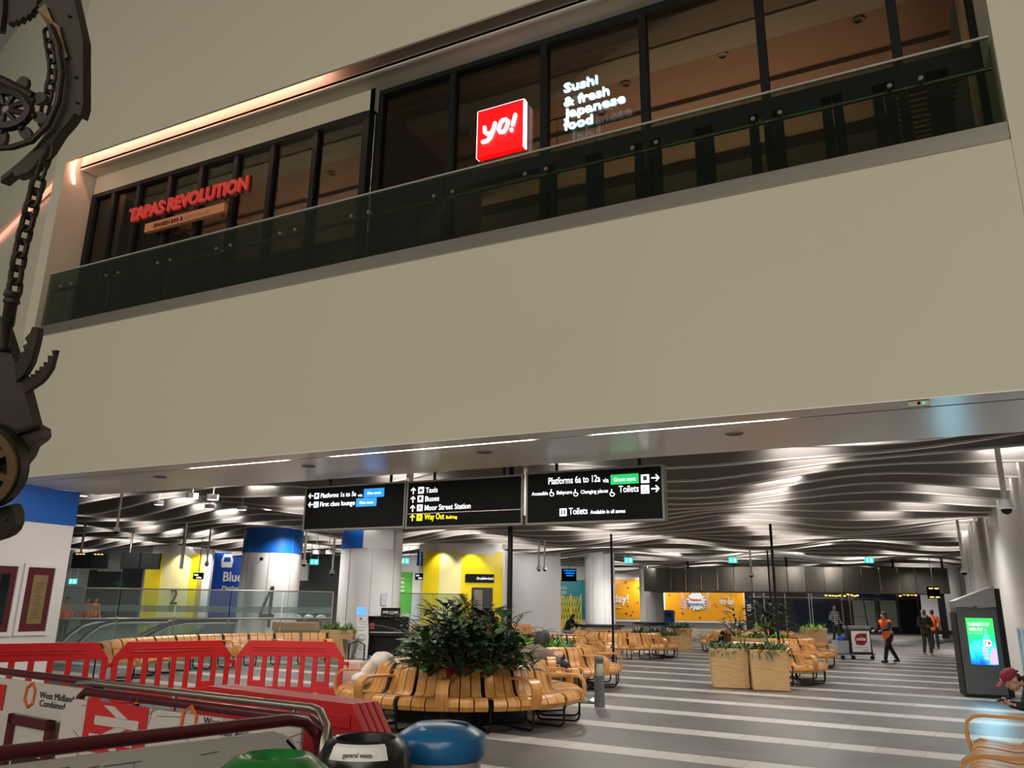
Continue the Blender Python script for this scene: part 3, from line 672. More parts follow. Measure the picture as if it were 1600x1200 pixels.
# ------------------------------------------------------------------ curved steel canopy
cL = D(995, 900, 45); cR = D(1445, 905, 45)
Cc = Vector((D(1230, 900, 45).x, D(1230, 900, 45).y, 0)); rad = (Vector((cR.x, cR.y))-Vector((cL.x, cL.y))).length/2
zt = D(1230, 888, 45).z; zb_ = D(1230, 926, 45).z
t = thing('steel_canopy', 'wide curved brushed steel canopy hanging from the far ceiling', 'canopy', Cc, 0)
va = math.atan2(-Cc.y, -Cc.x); seg = 18; RR = rad*2.2; cen = Vector((cos(va), sin(va), 0))*-(math.sqrt(RR*RR-rad*rad))
half = math.asin(rad/RR)
for k in range(seg):
    a0 = va-half+2*half*k/seg+.0012; a1 = va-half+2*half*(k+1)/seg-.0012; m = MB(); N = 3
    for j in range(N):
        b0 = a0+(a1-a0)*j/N; b1 = a0+(a1-a0)*(j+1)/N
        P = [cen+Vector((RR*cos(b_), RR*sin(b_), 0)) for b_ in (b0, b1)]
        m.prism([P[0]+ZA*zb_, P[1]+ZA*zb_, P[1]+ZA*zt, P[0]+ZA*zt], -(P[0]-cen).normalized()*.06)
    m.build('panel', M_canopy, t)
m = MB(); pts = [cen+Vector((RR*cos(va-half+2*half*k/seg), RR*sin(va-half+2*half*k/seg), 0)) for k in range(seg+1)]
bk = [p-cen.normalized()*0-Vector((cos(va), sin(va), 0))*5 for p in pts]
for i in range(seg): m.prism([pts[i]+ZA*(zb_+.02), pts[i+1]+ZA*(zb_+.02), bk[i+1]+ZA*(zb_+.02), bk[i]+ZA*(zb_+.02)], (0, 0, .05))
m.build('underside', M_darkframe, t)
for k in (0, 3, 6, 9, 12, 15, 18): MB().tube([pts[k]*.97+ZA*zt, pts[k]*.97+ZA*5.06], .07, 6).build('hanger', M_black, t)

for px in (1050, 1150, 1250, 1350):
    q_ = D(px, 930, 38); lamp('SPOT', (q_.x, q_.y, 4.1), (q_.x-2.2, q_.y+6, 2.6), 120, (1, .95, .88), .06, spot=110, name='canopy_fill')  # fill spots added to light the canopy front
# orange poster walls ---------------------------------------------------
OD = 62
def wall_px(px0, px1, dep, m, z0, z1, name, idx=None, th=.3, dep1=None):
    a = D(px0, 955, dep); c = D(px1, 955, dep1 or dep); d = (c-a); d.z = 0; n = Vector((-d.y, d.x, 0)).normalized()
    if n.y < 0: n = -n
    return MB().prism([(a.x, a.y, z0), (c.x, c.y, z0), (c.x, c.y, z1), (a.x, a.y, z1)], n*th), Vector((a.x, a.y, 0)), Vector((c.x, c.y, 0)), n
b, a, c, n = wall_px(955, 1166, OD, M_white, 0, 4.6, 'x'); struct(b.build('wall_back_centre', M_white))
r = (c-a).normalized(); back = a
def on_wall(px, py, off=.02):
    d = ray(px, py); k = ((back-n*off)-CAM).dot(n)/d.dot(n); return CAM+d*k
def wall_rect(x0, y0, x1, y1, off, th=.02):
    P = [on_wall(*q, off) for q in ((x0, y0), (x1, y0), (x1, y1), (x0, y1))]
    top = (P[0].z+P[1].z)/2; bot = (P[2].z+P[3].z)/2
    return [Vector((P[0].x, P[0].y, top)), Vector((P[1].x, P[1].y, top)), Vector((P[1].x, P[1].y, bot)), Vector((P[0].x, P[0].y, bot))]
def poster(x0, y0, x1, y1, label):
    t = thing('wall_poster', label, 'poster', on_wall((x0+x1)/2, y1, 0))
    MB().prism(wall_rect(x0, y0, x1, y1, .02), n*.02).build('poster_sheet', M_orange, t, world=True); return t
p1 = poster(956, 905, 1000, 967, 'left orange wall poster ending in the word day!')
p2 = poster(1038, 905, 1160, 970, 'wide orange wall poster with Welcome to Birmingham starburst between thumbs')
def WT(mb, s, px0, py, px1, h, off=.05, ofs=.02):
    A = on_wall(px0, py, off); B_ = on_wall(px1, py, off); text(mb, s, A, r, ZA, h, (B_-A).length, .01, ofs)
for p_, s_, a_, b_, c_, h_ in ((p1, 'day!', 958, 941, 982, .62), (p1, 'have fun', 958, 950, 971, .14), (p2, 'Have a', 1130, 934, 1139, .16), (p2, 'nice day!', 1124.5, 944, 1147, .50), (p2, 'tell us about it', 1129, 953.5, 1142.5, .10)):
    m = MB(); WT(m, s_, a_, b_, c_, h_); m.build('lettering', M_paper, p_, world=True)
sc_ = on_wall(1088, 939, .05); m = MB(); star = []
for i in range(36):
    a = 2*pi*i/36; rr = (1.0 if i % 2 else .74)*(1+.12*sin(i*2.3)); star.append(sc_+r*rr*.82*cos(a)+ZA*rr*.80*sin(a))
m.prism(star, -n*.03); 
k = MB(); k.prism([sc_+(p-sc_)*1.07+n*.01 for p in star], -n*.02); k.build('starburst_outline', M_ink, p2, world=True); m.build('starburst', M_paper, p2, world=True)
m = MB(); WT(m, 'Welcome to', 1077, 938.5, 1096, .17, .10); m.build('lettering', mat('print_red', (.55, .01, .05), .5), p2, world=True, label='red lettering')
m = MB(); WT(m, 'Birmingham', 1074, 946, 1099, .24, .10); m.build('lettering', mat('print_blue', (.05, .25, .45), .5), p2, world=True, label='blue lettering')
MSK = mat('print_skin', (.75, .42, .28), .6)
for sx, X_ in ((-1, 1068), (1, 1104)):
    m = MB(); c0 = on_wall(X_, 944, .035); 
    m.prism([c0+r*(sx*-.0+.32*cos(a))+ZA*(.42*sin(a)) for a in [i*pi/8 for i in range(16)]], -n*.012)
    m.prism([c0+r*(sx*.02-.12)+ZA*.3, c0+r*(sx*.02+.14)+ZA*.3, c0+r*(sx*.14+.1)+ZA*.95, c0+r*(sx*.14-.06)+ZA*.95], -n*.012)
    m.build('thumb', MSK, p2, world=True)
    m = MB()
    for q_ in range(4): m.prism([c0+r*(sx*.05-.22)+ZA*(.18-q_*.17), c0+r*(sx*.05+.1)+ZA*(.18-q_*.17), c0+r*(sx*.05+.1)+ZA*(.205-q_*.17), c0+r*(sx*.05-.22)+ZA*(.205-q_*.17)], -n*.02)
    m.build('thumb_outline', M_ink, p2, world=True)
m = MB(); random.seed(11)
for i in range(26):
    x = random.choice([random.uniform(1042, 1158)]); y = random.uniform(912, 966); q_ = on_wall(x, y, .03); s = random.uniform(.05, .1)
    m.prism([q_+r*s*cos(a)+ZA*s*sin(a) for a in [j*2*pi/6 for j in range(6)]], -n*.006)
m.build('star_print', mat('print_brown', (.15, .05, .03), .6), p2, world=True)
m = MB()
for i in range(8):
    x = random.uniform(975, 999); y = random.uniform(908, 964); q_ = on_wall(x, y, .03); s = random.uniform(.06, .1)
    m.prism([q_+r*s*cos(a)+ZA*s*sin(a) for a in [j*2*pi/6 for j in range(6)]], -n*.006)
m.build('star_print', mat('print_brown', (.15, .05, .03), .6), p1, world=True)
m = MB(); q0 = wall_rect(956, 972, 1163, 981, .06); m.prism(q0, n*.05); struct(m.build('baseboard_back', M_steel))
for px in (975, 1065, 1100, 1140):
    q_ = on_wall(px, 930, 2.2); lamp('SPOT', (q_.x, q_.y, 4.1), (q_.x+n.x*2.2, q_.y+n.y*2.2, 1.6), 150, (1, .95, .88), .06, spot=110, name='poster_wall_fill')  # fill spots added to brighten the orange posters
q_ = G(1046, 985); t = thing('recycling_box', 'small bright blue box in front of orange poster wall', 'box', D(1046, 978, 52)); t.location.z = 0
MB().box((0, 0, .75), (.62, .5, 1.5)).build('body', mat('bright_blue', (.005, .10, .50), .4), t, bevel=.03); MB().box((0, -.26, 1.2), (.4, .02, .25)).build('slot', M_ink, t)

# ticket gates and dark glazed shops behind the canopy
GD = 60
b, a, c, n = wall_px(1166, 1440, GD, M_black, 0, 4.6, 'x'); struct(b.build('wall_gates', mat('charcoal_wall', (.022, .023, .026), .25)))
r = (c-a).normalized(); back = a
m = MB()
for px in (1177, 1192, 1225, 1262, 1266, 1313, 1325, 1330, 1367, 1372, 1400, 1432):
    P = wall_rect(px, 925, px+1.6, 986, .1); m.prism(P, n*.1)
for y in (926, 934): m.prism(wall_rect(1170, y, 1438, y+1, .1), n*.1)
struct(m.build('trim_6', M_steel))
m = MB(); m.prism(wall_rect(1332, 938, 1366, 980, .06), n*.05); m.prism(wall_rect(1374, 938, 1399, 980, .06), n*.05)
tag(m.build('shop_glass', mat('grey_green_glass', (.34, .36, .30), .3)), 'pair of pale grey green shop windows behind the far gates', 'window')
m = MB(); m.prism(wall_rect(1241, 938, 1311, 984, .05), n*.04); tag(m.build('entrance_screen', mat('navy_screen', (.012, .018, .035), .2)), 'wide navy dark entrance screen behind the man in plaid', 'screen')
m = MB(); m.prism(wall_rect(1334, 929.5, 1402, 934.5, .15), n*.05); m2 = m.build('fascia_sign', mat('fascia_blue', (.01, .02, .16), .5)); tag(m2, 'dark blue shop fascia strip below the steel canopy', 'sign')
lt = MB(); random.seed(5)
for x in (1289, 1295, 1300, 1305, 1310, 1318, 1323, 1329, 1334, 1338, 1405, 1411, 1417, 1423, 1429):
    y = 930+random.uniform(-1.5, 1.5); lt.prism(wall_rect(x, y-.9, x+3.6, y+.9, .3), n*.05)
tag(lt.build('string_lights', M_led, kind='stuff'), 'row of small warm lights under right side of canopy', 'lights')
MB_ = MB(); MB_.prism(wall_rect(1167, 944, 1173, 955, .06), n*.03); tag(MB_.build('notice', M_paper), 'small white notice on dark wall right of the orange poster', 'notice')
# wall between column and yellow lift: rounded white wall and teal poster
b, a, c, n = wall_px(779, 876, 39, M_white, 0, 4.4, 'x', th=3.); struct(b.build('wall_centre', M_white))
b, a, c, n = wall_px(868, 930, 55, M_white, 0, 4.4, 'x'); struct(b.build('wall_teal_shop', M_white))
r = (c-a).normalized(); back = a
P = wall_rect(874, 906, 918, 968, .02); t = thing('shop_hoarding', 'teal poster hoarding with white list behind yellow folding barrier', 'poster', P[3])
MB().prism(P, n*.02).build('poster_sheet', M_teal, t, world=True)
for s_, y_, x_ in (('stores', 921, 886), ('gates', 928, 885), ('at', 935, 881)):
    m = MB(); WT(m, s_, 876, y_, x_, .3); m.build('lettering', M_paper, t, world=True)
# folding barrier
t = thing('folding_barrier', 'yellow expanding lattice barrier across the teal hoarding', 'barrier', P[3]-n*1.2)
m = MB(); 
k0 = on_wall(876, 973, 1.2); k1 = on_wall(908, 975, 1.2); L = (k1-k0); L.z = 0
for i in range(-2, 9):
    for s in (1, -1):
        x0_ = i/8.; x1_ = x0_+s*.33; 
        A = k0+L*max(0, min(1, x0_)); B_ = k0+L*max(0, min(1, x1_)); 
        za, zb2 = .15, 2.3
        if abs(x1_-x0_) < 1e-5: continue
        A.z = za+(zb2-za)*(max(0, min(1, x0_))-x0_)/(x1_-x0_); B_.z = za+(zb2-za)*(max(0, min(1, x1_))-x0_)/(x1_-x0_)
        if A.z < zb2 and B_.z > za: m.tube([A, B_], .035, 5)
m.build('lattice', mat('barrier_yellow', (.80, .60, .02), .5), t, world=True)
m = MB()
for x in (0, .5, 1): A = k0+L*x; m.tube([(A.x, A.y, 0), (A.x, A.y, 2.45)], .05, 6)
m.build('post', mat('barrier_yellow', (.80, .60, .02), .5), t, world=True)

# yellow lift surround -----------------------------------------------------
b, a, c, n = wall_px(651, 788, 36, M_white, 0, 4.4, 'x'); struct(b.build('wall_lift', M_white)); r = (c-a).normalized(); back = a
def patch(name, m_, x0, y0, x1, y1, off=.03, lab=None):
    o = MB().prism(wall_rect(x0, y0, x1, y1, off), n*.02).build(name, m_); return o
t = thing('lift_surround', 'yellow lift surround with dark lift door and black sign', 'lift', on_wall(720, 985, 0))
for nm, m_, x0, y0, x1, y1, off in (('blue_strip', M_blue, 652, 862, 661, 884, .04), ('side_panel', M_yellow, 662, 862, 688, 985, .05), ('pale_panel', M_paleyellow, 689, 862, 722, 985, .03), ('side_panel', M_yellow, 774, 862, 786, 985, .05), ('back_panel', M_yellow, 722, 866, 774, 985, .02), ('sign_plate', M_black, 727, 897, 772, 910, .06), ('lift_door', mat('lift_dark', (.05, .05, .055), .3), 737, 918, 770, 985, .05), ('lift_frame', M_steel, 741, 922, 754, 985, .07)):
    MB().prism(wall_rect(x0, y0, x1, y1, off), n*.02).build(nm, m_, t, world=True)
m = MB(); WT(m, 'Lift to platforms 4a to 5a', 745, 905.5, 771, .12, .09, .0); m.build('lettering', M_signwhite, t, world=True)
for px in (690, 735): 
    p = on_wall(px, 858, .5); lamp('SPOT', (p.x, p.y, 4.35), (p.x, p.y+.3, 0), 130, (1, .95, .85), .05, spot=95)
# green poster, Blue zone wall, left yellow lift
b, a, c, n = wall_px(600, 652, 44, M_white, 0, 4.4, 'x'); struct(b.build('wall_green_shop', M_white)); r = (c-a).normalized(); back = a
P = wall_rect(618, 894, 645, 958, .02); t = thing('green_poster', 'tall green poster with small white list left of yellow lift', 'poster', P[3]); MB().prism(P, n*.02).build('poster_sheet', M_green, t, world=True)
for i, s_ in enumerate(('eat in', 'coffee', 'snacks', 'drinks')): m = MB(); WT(m, s_, 624, 905+i*6.5, 632, .13); m.build('lettering', M_paper, t, world=True)
b, a, c, n = wall_px(310, 372, 43, M_bluewall, 0, 4.4, 'x'); struct(b.build('wall_blue_zone', M_bluewall)); r = (c-a).normalized(); back = a
m = MB(); WT(m, 'Blue', 348, 908, 378, .50, .04); o1 = m.build('lettering', M_paper, None); m = MB(); WT(m, 'Platforms', 346.5, 921, 385, .20, .04); o2 = m.build('lettering', M_paper, None); m = MB() 
c_ = on_wall(355, 878, .04); m.prism([c_+r*x+ZA*z for x, z in ((-.28, -.3), (.28, -.3), (.34, .1), (.2, .42), (-.2, .42), (-.34, .1))], -n*.01)
t = thing('zone_lettering', 'large white Blue zone lettering with train symbol on blue wall', 'sign', c_); m.build('train_symbol', M_paper, t, world=True)
for o_ in (o1, o2):
    o_.data.transform(Matrix.Translation(-c_)); o_.parent = t
m = MB(); m.prism([c_+r*x+ZA*z-n*.012 for x, z in ((-.2, 0), (.2, 0), (.16, .26), (-.16, .26))], -n*.01); m.build('train_window', M_bluewall, t, world=True)
b, a, c, n = wall_px(226, 322, 40, M_white, 0, 4.4, 'x'); struct(b.build('wall_left_lift', M_white)); r = (c-a).normalized(); back = a
t = thing('lift_surround', 'yellow lift surround with large grey number 2 behind the escalators', 'lift', on_wall(270, 990, 0))
for nm, m_, x0, y0, x1, y1, off in (('side_panel', M_yellow, 231, 866, 256, 990, .05), ('pale_panel', M_paleyellow, 256, 866, 301, 990, .03), ('side_panel', M_yellow, 301, 866, 313, 990, .05), ('edge_panel', mat('ochre_panel', (.42, .33, .06), .5), 313, 866, 320, 990, .07)):
    MB().prism(wall_rect(x0, y0, x1, y1, off), n*.02).build(nm, m_, t, world=True)
m = MB(); A = on_wall(264.5, 944, .08); text(m, '2', A, r, ZA, .78, .38, .02, .0); m.build('number_2', mat('number_grey', (.05, .05, .055), .5), t, world=True)
p = on_wall(280, 860, .5); lamp('SPOT', (p.x, p.y, 4.35), (p.x, p.y+.3, 0), 140, (1, .95, .85), .05, spot=95)
# grey shops behind, at the far left
b, a, c, n = wall_px(86, 228, 42, M_white, 0, 4.4, 'x'); struct(b.build('wall_left_shops', mat('grey_shopfront', (.34, .33, .33), .5))); r = (c-a).normalized(); back = a
m = MB()
for x0, x1, y0 in ((140, 152, 890), (152, 190, 893), (192, 224, 888)): m.prism(wall_rect(x0, y0, x1, 985, .05), n*.04)
tag(m.build('shop_glazing', mat('dark_shop_glass', (.03, .033, .036), .15)), 'dark glazed shopfront behind the left escalator hall', 'shopfront')
m = MB()
for i in range(8): m.prism(wall_rect(104, 922+i*4, 126, 923.5+i*4, .05), n*.04)
tag(m.build('shutter', mat('shutter_grey', (.45, .45, .46), .4)), 'pale slatted shutter at far left behind glass screen', 'shutter')
b, a, c, n = wall_px(455, 535, 46, M_white, 0, 4.4, 'x'); struct(b.build('wall_mid_left', mat('slate_wall', (.07, .075, .08), .5))); r = (c-a).normalized(); back = a
m = MB(); m.prism(wall_rect(462, 880, 482, 907, 1.2), n*.3); tag(m.build('wall_box', M_white), 'white bulkhead box right of the number 4 column', 'bulkhead')
m = MB(); A = on_wall(459, 905, 1.0); m.prism(wall_rect(458, 875, 465, 893, 1.3), n*.1); tag(m.build('hanging_screen', M_screen), 'small black screen right of the number 4 column', 'screen')
# row of white ticket machines/handrail ends near gates
for i, px in enumerate((467, 486, 505)):
    p = D(px, 950, 33); t = thing('ticket_gate', ['white topped ticket gate nearest the number 4 column', 'middle one of three white topped ticket gates', 'rightmost of three white topped ticket gates'][i], 'ticket gate', (p.x, p.y, 0), YAW, 'ticket gates')
    MB().box((0, 0, .5), (.25, 1.3, 1.0)).build('cabinet', mat('gate_grey', (.12, .12, .13), .4), t, bevel=.02)
    MB().ell((0, -.3, 1.05), (.2, .45, .12), 12).build('top', M_white, t, smooth=True)
    MB().box((0.05, -.66, .8), (.12, .02, .16)).build('reader', M_signface, t)
# ------------------------------------------------------------------ benches
PROF = [(.03, .29), (.0, .35), (.025, .42), (.08, .455), (.2, .45), (.36, .43), (.43, .435), (.475, .48), (.51, .58), (.56, .74), (.60, .80), (.655, .825), (.71, .80), (.73, .74), (.725, .66)]
def thick(prof, th):
    out = []; inn = []
    for i, p in enumerate(prof):
        a = Vector(prof[max(i-1, 0)]); c = Vector(prof[min(i+1, len(prof)-1)]); t = (c-a).normalized(); n = Vector((-t.y, t.x))
        out.append(p); inn.append((p[0]-n.x*th, p[1]-n.y*th))
    return out+inn[::-1]
CP = thick(PROF, -.028) if False else thick(PROF, .028)
def bench(label, c, Rf, a0, nseat, per=2, inward=False, pitch=.66, arms=None):
    """Rf: radius of the front edge; a0: start angle (deg); seats of .66 m along the front edge"""
    t = thing('curved_bench', label, 'bench', (c[0], c[1], 0), 0, 'bentwood benches')
    sg = 1 if not inward else -1
    da = pitch/Rf; gap = .020/Rf
    def pt(d, z, a): rr = Rf-sg*d; return Vector((rr*cos(a), rr*sin(a), z))
    def seat_mesh(sl):
        m = MB(); n = len(CP); s = (da-sl*2/Rf)/3
        for k in range(3):
            A = -da/2+sl/Rf+k*s+gap/2; B_ = A+s-gap
            vs = []; Q = 2
            for j in range(Q+1):
                a = A+(B_-A)*j/Q; vs += [pt(d, z, a) for d, z in CP]
            fs = [list(range(n)), list(range(Q*n, (Q+1)*n))[::-1]]
            for j in range(Q): fs += [(j*n+i, j*n+(i+1) % n, (j+1)*n+(i+1) % n, (j+1)*n+i) for i in range(n)]
            m.add(vs, fs)
        return m
    o = seat_mesh(.03).build('seat', M_wood, t, smooth=True)
    am = MB(); wa = .17
    path = [(.012, .30), (-.025, .42), (-.03, .52), (-.01, .60), (.05, .65), (.13, .665), (.35, .665), (.56, .66)]
    P = [pt(d, z, 0) for d, z in path]; am.band(P, (0, 1, 0), wa, .03); arm0 = None
    side = MB(); side.prism([pt(d, z, 0)+Vector((0, .034, 0)) for d, z in thick([(d+.012, z-.012) for d, z in PROF], .05)], (0, -.068, 0))
    lg = MB(); lg.tube([pt(.05, .40, 0), pt(.05, .1, 0), pt(.07, .045, 0), pt(.12, .022, 0), pt(.62, .022, 0), pt(.67, .045, 0), pt(.69, .1, 0), pt(.69, .62, 0)], .016, 6)
    first = {}
    for k in range(nseat):
        a = radians(a0)+da*(k+.5)
        s = o if 'seat' not in first else o.copy()
        if 'seat' in first: COL.objects.link(s)
        first['seat'] = 1; s.rotation_euler = (0, 0, a)
    full = abs(nseat*da-2*pi) < da*.6
    for k in range(0, nseat+(0 if full else 1)):
        a = radians(a0)+da*k
        for nm, mb_, m_ in (('leg', lg, M_black),):
            if nm not in first: first[nm] = mb_.build(nm, m_, t, smooth=True); q = first[nm]
            else: q = first[nm].copy(); COL.objects.link(q)
            q.rotation_euler = (0, 0, a)
        if (k % per == 0 if arms is None else k in arms):
            for nm, mb_, m_ in (('armrest', am, M_wood), ('divider', side, M_black)):
                if nm not in first: first[nm] = mb_.build(nm, m_, t, smooth=(nm == 'armrest')); q = first[nm]
                else: q = first[nm].copy(); COL.objects.link(q)
                q.rotation_euler = (0, 0, a)
    return t
R1 = 1.9; c1 = (-6.36, 11.34)
bench('round slatted wooden bench around big leafy planter, nearest ring', c1, R1, -108, 18, 2)
c2 = (-7.55, 16.7)
bench('round slatted bench with a coat-covered sleeper, right behind nearest ring', c2, 1.9, -55, 18, 2)
bench('curved bench left of the third ring, behind the light green ferns', (-9.6, 22.6), 1.9, -60, 18, 2)
bench('round slatted bench beside far wooden planter, centre distance', (-9.32, 27.72), 2.1, -95, 20, 2)
bench('distant bench behind leafy planter where hooded person sits', (-20.5, 34.35), 5.0, -75, 12, 2)
bench('slatted bench right of the twin wooden planters', (-3.75, 20.7), 1.9, -66, 9, 2)
bench('slatted bench second behind the twin wooden planters', (-4.1, 26.6), 2.0, -80, 10, 2)
bench('far slatted bench behind right hand planters', (-5.6, 33.5), 2.1, -100, 18, 2)
bench('long curved slatted bench along glass screen behind red barriers', (-11.1, 15.2), 4.62, 137, 11, 2, inward=True)
# close bench at the bottom right corner, facing left
FA = radians(175); RB = 60.
fa = Vector((.42, 9.67, 0)); ctr = fa-Vector((cos(FA), sin(FA), 0))*RB
bench('near slatted bench at bottom right lit by the screen', (ctr.x, ctr.y), RB, 175-.0, 7, arms=(0, 4))

# ------------------------------------------------------------------ plants
def leaf(m, base, d, L, W, droop=.3, seg=4, curl=.0):
    d = Vector(d).normalized(); side = d.cross(ZA)
    if side.length < .05: side = Vector((1, 0, 0))
    side.normalize(); vs = []; base = Vector(base)
    nrm = side.cross(d)
    for i in range(seg+1):
        t = i/seg; w_ = W*.5*sin(pi*min(.97, (t*.92+.04)))**.8
        p = base+d*(L*t)-ZA*(droop*L*t*t); vs += [p-side*w_+nrm*(.18*w_), p, p+side*w_+nrm*(.18*w_)]
    fs = []
    for i in range(seg):
        o = i*3; fs += [(o, o+1, o+4, o+3), (o+1, o+2, o+5, o+4)]
    m.add(vs, fs)
def rdir(el0, el1):
    a = random.uniform(0, 2*pi); e = radians(random.uniform(el0, el1)); return Vector((cos(a)*cos(e), sin(a)*cos(e), sin(e)))
def broad(name, label, loc, h, spread, nl, m_=None, L=.22, W=.09, group='plants in the nearest ring planter'):
    t = thing(name, label, 'plant', loc, 0, group); m = MB(); s = MB()
    for k in range(nl):
        a = random.uniform(0, 2*pi); f = random.random()**.6; z = h*random.uniform(.12, 1); rr = spread*f*(1-.35*(z/h))
        p = Vector((rr*cos(a), rr*sin(a), z)); d = Vector((cos(a), sin(a), random.uniform(-.1, .9)))
        leaf(m, p, d, L*random.uniform(.7, 1.25), W*random.uniform(.8, 1.2), random.uniform(.1, .5))
        if k % 5 == 0: s.tube([Vector((0, 0, 0)), p*.5+ZA*.05, p], [.012, .009, .005], 5)
    m.build('foliage', m_ or M_leaf, t, weld=False); s.build('stem', M_stem, t, weld=False); return t
def palm(label, loc, h, nf, m_=None, group='plants in the nearest ring planter', L=.55):
    t = thing('palm', label, 'plant', loc, 0, group); m = MB(); s = MB()
    for k in range(nf):
        d = rdir(35, 85); P = []; N = 9; a = Vector((d.x, d.y, 0))*h
        for i in range(N+1):
            q = i/N; P.append(Vector((d.x*h*q*(1+.5*q), d.y*h*q*(1+.5*q), h*(q*d.z*1.15-.28*q*q*q))))
        s.tube(P, [.010*(1-.7*i/N) for i in range(N+1)], 4)
        for i in range(3, N+1):
            for u in (0, .5):
                if i == N and u: continue
                p = P[i] if not u else (P[i]+P[i+1])/2
                tg = (P[min(i+1, N)]-P[i-1]).normalized(); sd = tg.cross(ZA).normalized()
                for q in (-1, 1): leaf(m, p, tg*.9+sd*q*.9+ZA*.1, L*.36*(1.1-.5*i/N), .022, .25, 2)
    m.build('foliage', m_ or M_leaf2, t, weld=False); s.build('stem', M_stem, t, weld=False); return t
def fern(name, label, loc, L, W, h, n_, m_=None, rz=0., group='ferns in planters', trail=0):
    t = thing(name, label, 'plant', loc, rz, group); m = MB()
    for k in range(n_):
        x = random.uniform(-L/2, L/2); y = random.uniform(-W/2, W/2); d = rdir(20, 85)
        if trail and random.random() < trail: d = Vector((random.uniform(-.4, .4), -1, random.uniform(-.1, .3))); leaf(m, (x, -W/2, 0), d, h*.38, .025, 1.3, 4); continue
        leaf(m, (x, y, -.02), d, h*random.uniform(.6, 1.15), .05, random.uniform(.2, .8), 3)
    m.build('foliage', m_ or M_fern, t, weld=False); return t
# nearest ring planter
t = thing('round_planter', 'round black planter with steel rim inside nearest bench ring', 'planter', (c1[0], c1[1], 0))
MB().lathe([(0, .02), (1.02, .02), (1.04, .78), (.98, .78), (.96, .66), (0, .66)], n=48).build('tub', M_black, t, smooth=True)
MB().lathe([(.98, .80), (1.10, .80), (1.10, .775), (.98, .775), (.98, .80)], n=48).build('rim', M_steel, t, smooth=True)
MB().lathe([(0, .70), (.965, .70)], n=24).build('soil', M_soil, t)
random.seed(21)
cx, cy = c1
def at1(px, dep): p = D(px, 960, dep); return Vector((p.x, p.y, .70))
P1 = [('broadleaf_plant', 'large leaved dark shrub at %s of nearest planter', 675, 11.0, .62, .36, 120), ('broadleaf_plant', '', 720, 11.0, .75, .42, 150), ('broadleaf_plant', '', 765, 11.1, .72, .40, 140), ('broadleaf_plant', '', 800, 11.5, .55, .34, 100), ('broadleaf_plant', '', 700, 11.9, .95, .42, 130), ('broadleaf_plant', '', 760, 12.1, .95, .42, 130), ('broadleaf_plant', '', 655, 11.8, .45, .30, 80)]
wh = ['front left', 'front middle', 'front right', 'right edge', 'middle left', 'middle right', 'left edge']
for (nm, _, px, dep, h, sp, nl), w_ in zip(P1, wh):
    broad(nm, 'dark broad leaved shrub at %s of nearest round planter' % w_, at1(px, dep), h, sp, nl, M_leaf if nl % 20 else M_leaf2, .25, .11)
palm('feathery palm rising left of centre in nearest round planter', at1(705, 11.7), 1.2, 22)
palm('feathery palm in the middle of nearest round planter', at1(748, 11.8), 1.25, 22)
palm('palm with fronds reaching right beside the black pole', at1(790, 11.7), .95, 14, M_leaf)
t = thing('monstera', 'single pale backed large leaf plant right of the palms', 'plant', at1(785, 11.6), 0)
m = MB(); 
for d, L in (((.2, -.3, .5), .34), ((-.5, -.2, .4), .26), ((.6, .2, .3), .26), ((.1, -.6, .2), .28)): leaf(m, (0, 0, .78 if L > .3 else .6), d, L, L*.75, .5, 5)
m.build('foliage', mat('pale_leaf', (.13, .22, .12), .3), t); MB().tube([(0, 0, 0), (.03, 0, .4), (0, 0, .8)], .012, 6).build('stem', M_stem, t)
t = thing('bromeliad', 'small dark red leaves low in front of nearest planter', 'plant', at1(706, 10.75), 0)
m = MB()
for k in range(12): leaf(m, (0, 0, 0), rdir(45, 85), .22, .06, .3)
m.build('foliage', mat('dark_red_leaf', (.10, .004, .010), .4), t, weld=False)
# ferns in second ring
t = thing('round_planter', 'round planter full of ferns inside the second bench ring', 'planter', (c2[0], c2[1], 0))
MB().lathe([(0, .02), (1.02, .02), (1.04, .80), (.96, .80), (.96, .74), (0, .74)], n=40).build('tub', M_woodp, t, smooth=True)
random.seed(31)
for i, (dx, dy, mm_, nm, h) in enumerate([(-.55, -.45, M_fern, 'mid green fern front left in the second ring planter', .40), (.0, -.6, M_lime, 'lime green fern front centre of the second ring planter', .34), (.55, -.35, M_fern, 'mid green fern front right in the second ring planter', .40), (-.4, .35, M_fernd, 'dark fern back left in the second ring planter', .42), (.35, .35, M_fernd, 'dark fern back right in the second ring planter', .42)]):
    fern('fern', nm, (c2[0]+dx, c2[1]+dy, .76), .7, .6, h, 240, mm_)
for i, (px, dep) in enumerate(((843, 15.6), (852, 15.9))):
    p = D(px, 996, dep+1.0); o = MB().ell((0, 0, .0), (.12, .05, .16), 16).build('round_cushion', mat('charcoal_disc', (.03, .03, .035), .5), smooth=True); o.location = (p.x, p.y, .98)
    tag(o, ['rounded charcoal hump left of two among the ferns', 'rounded charcoal hump right of two among the ferns'][i], 'cushion')
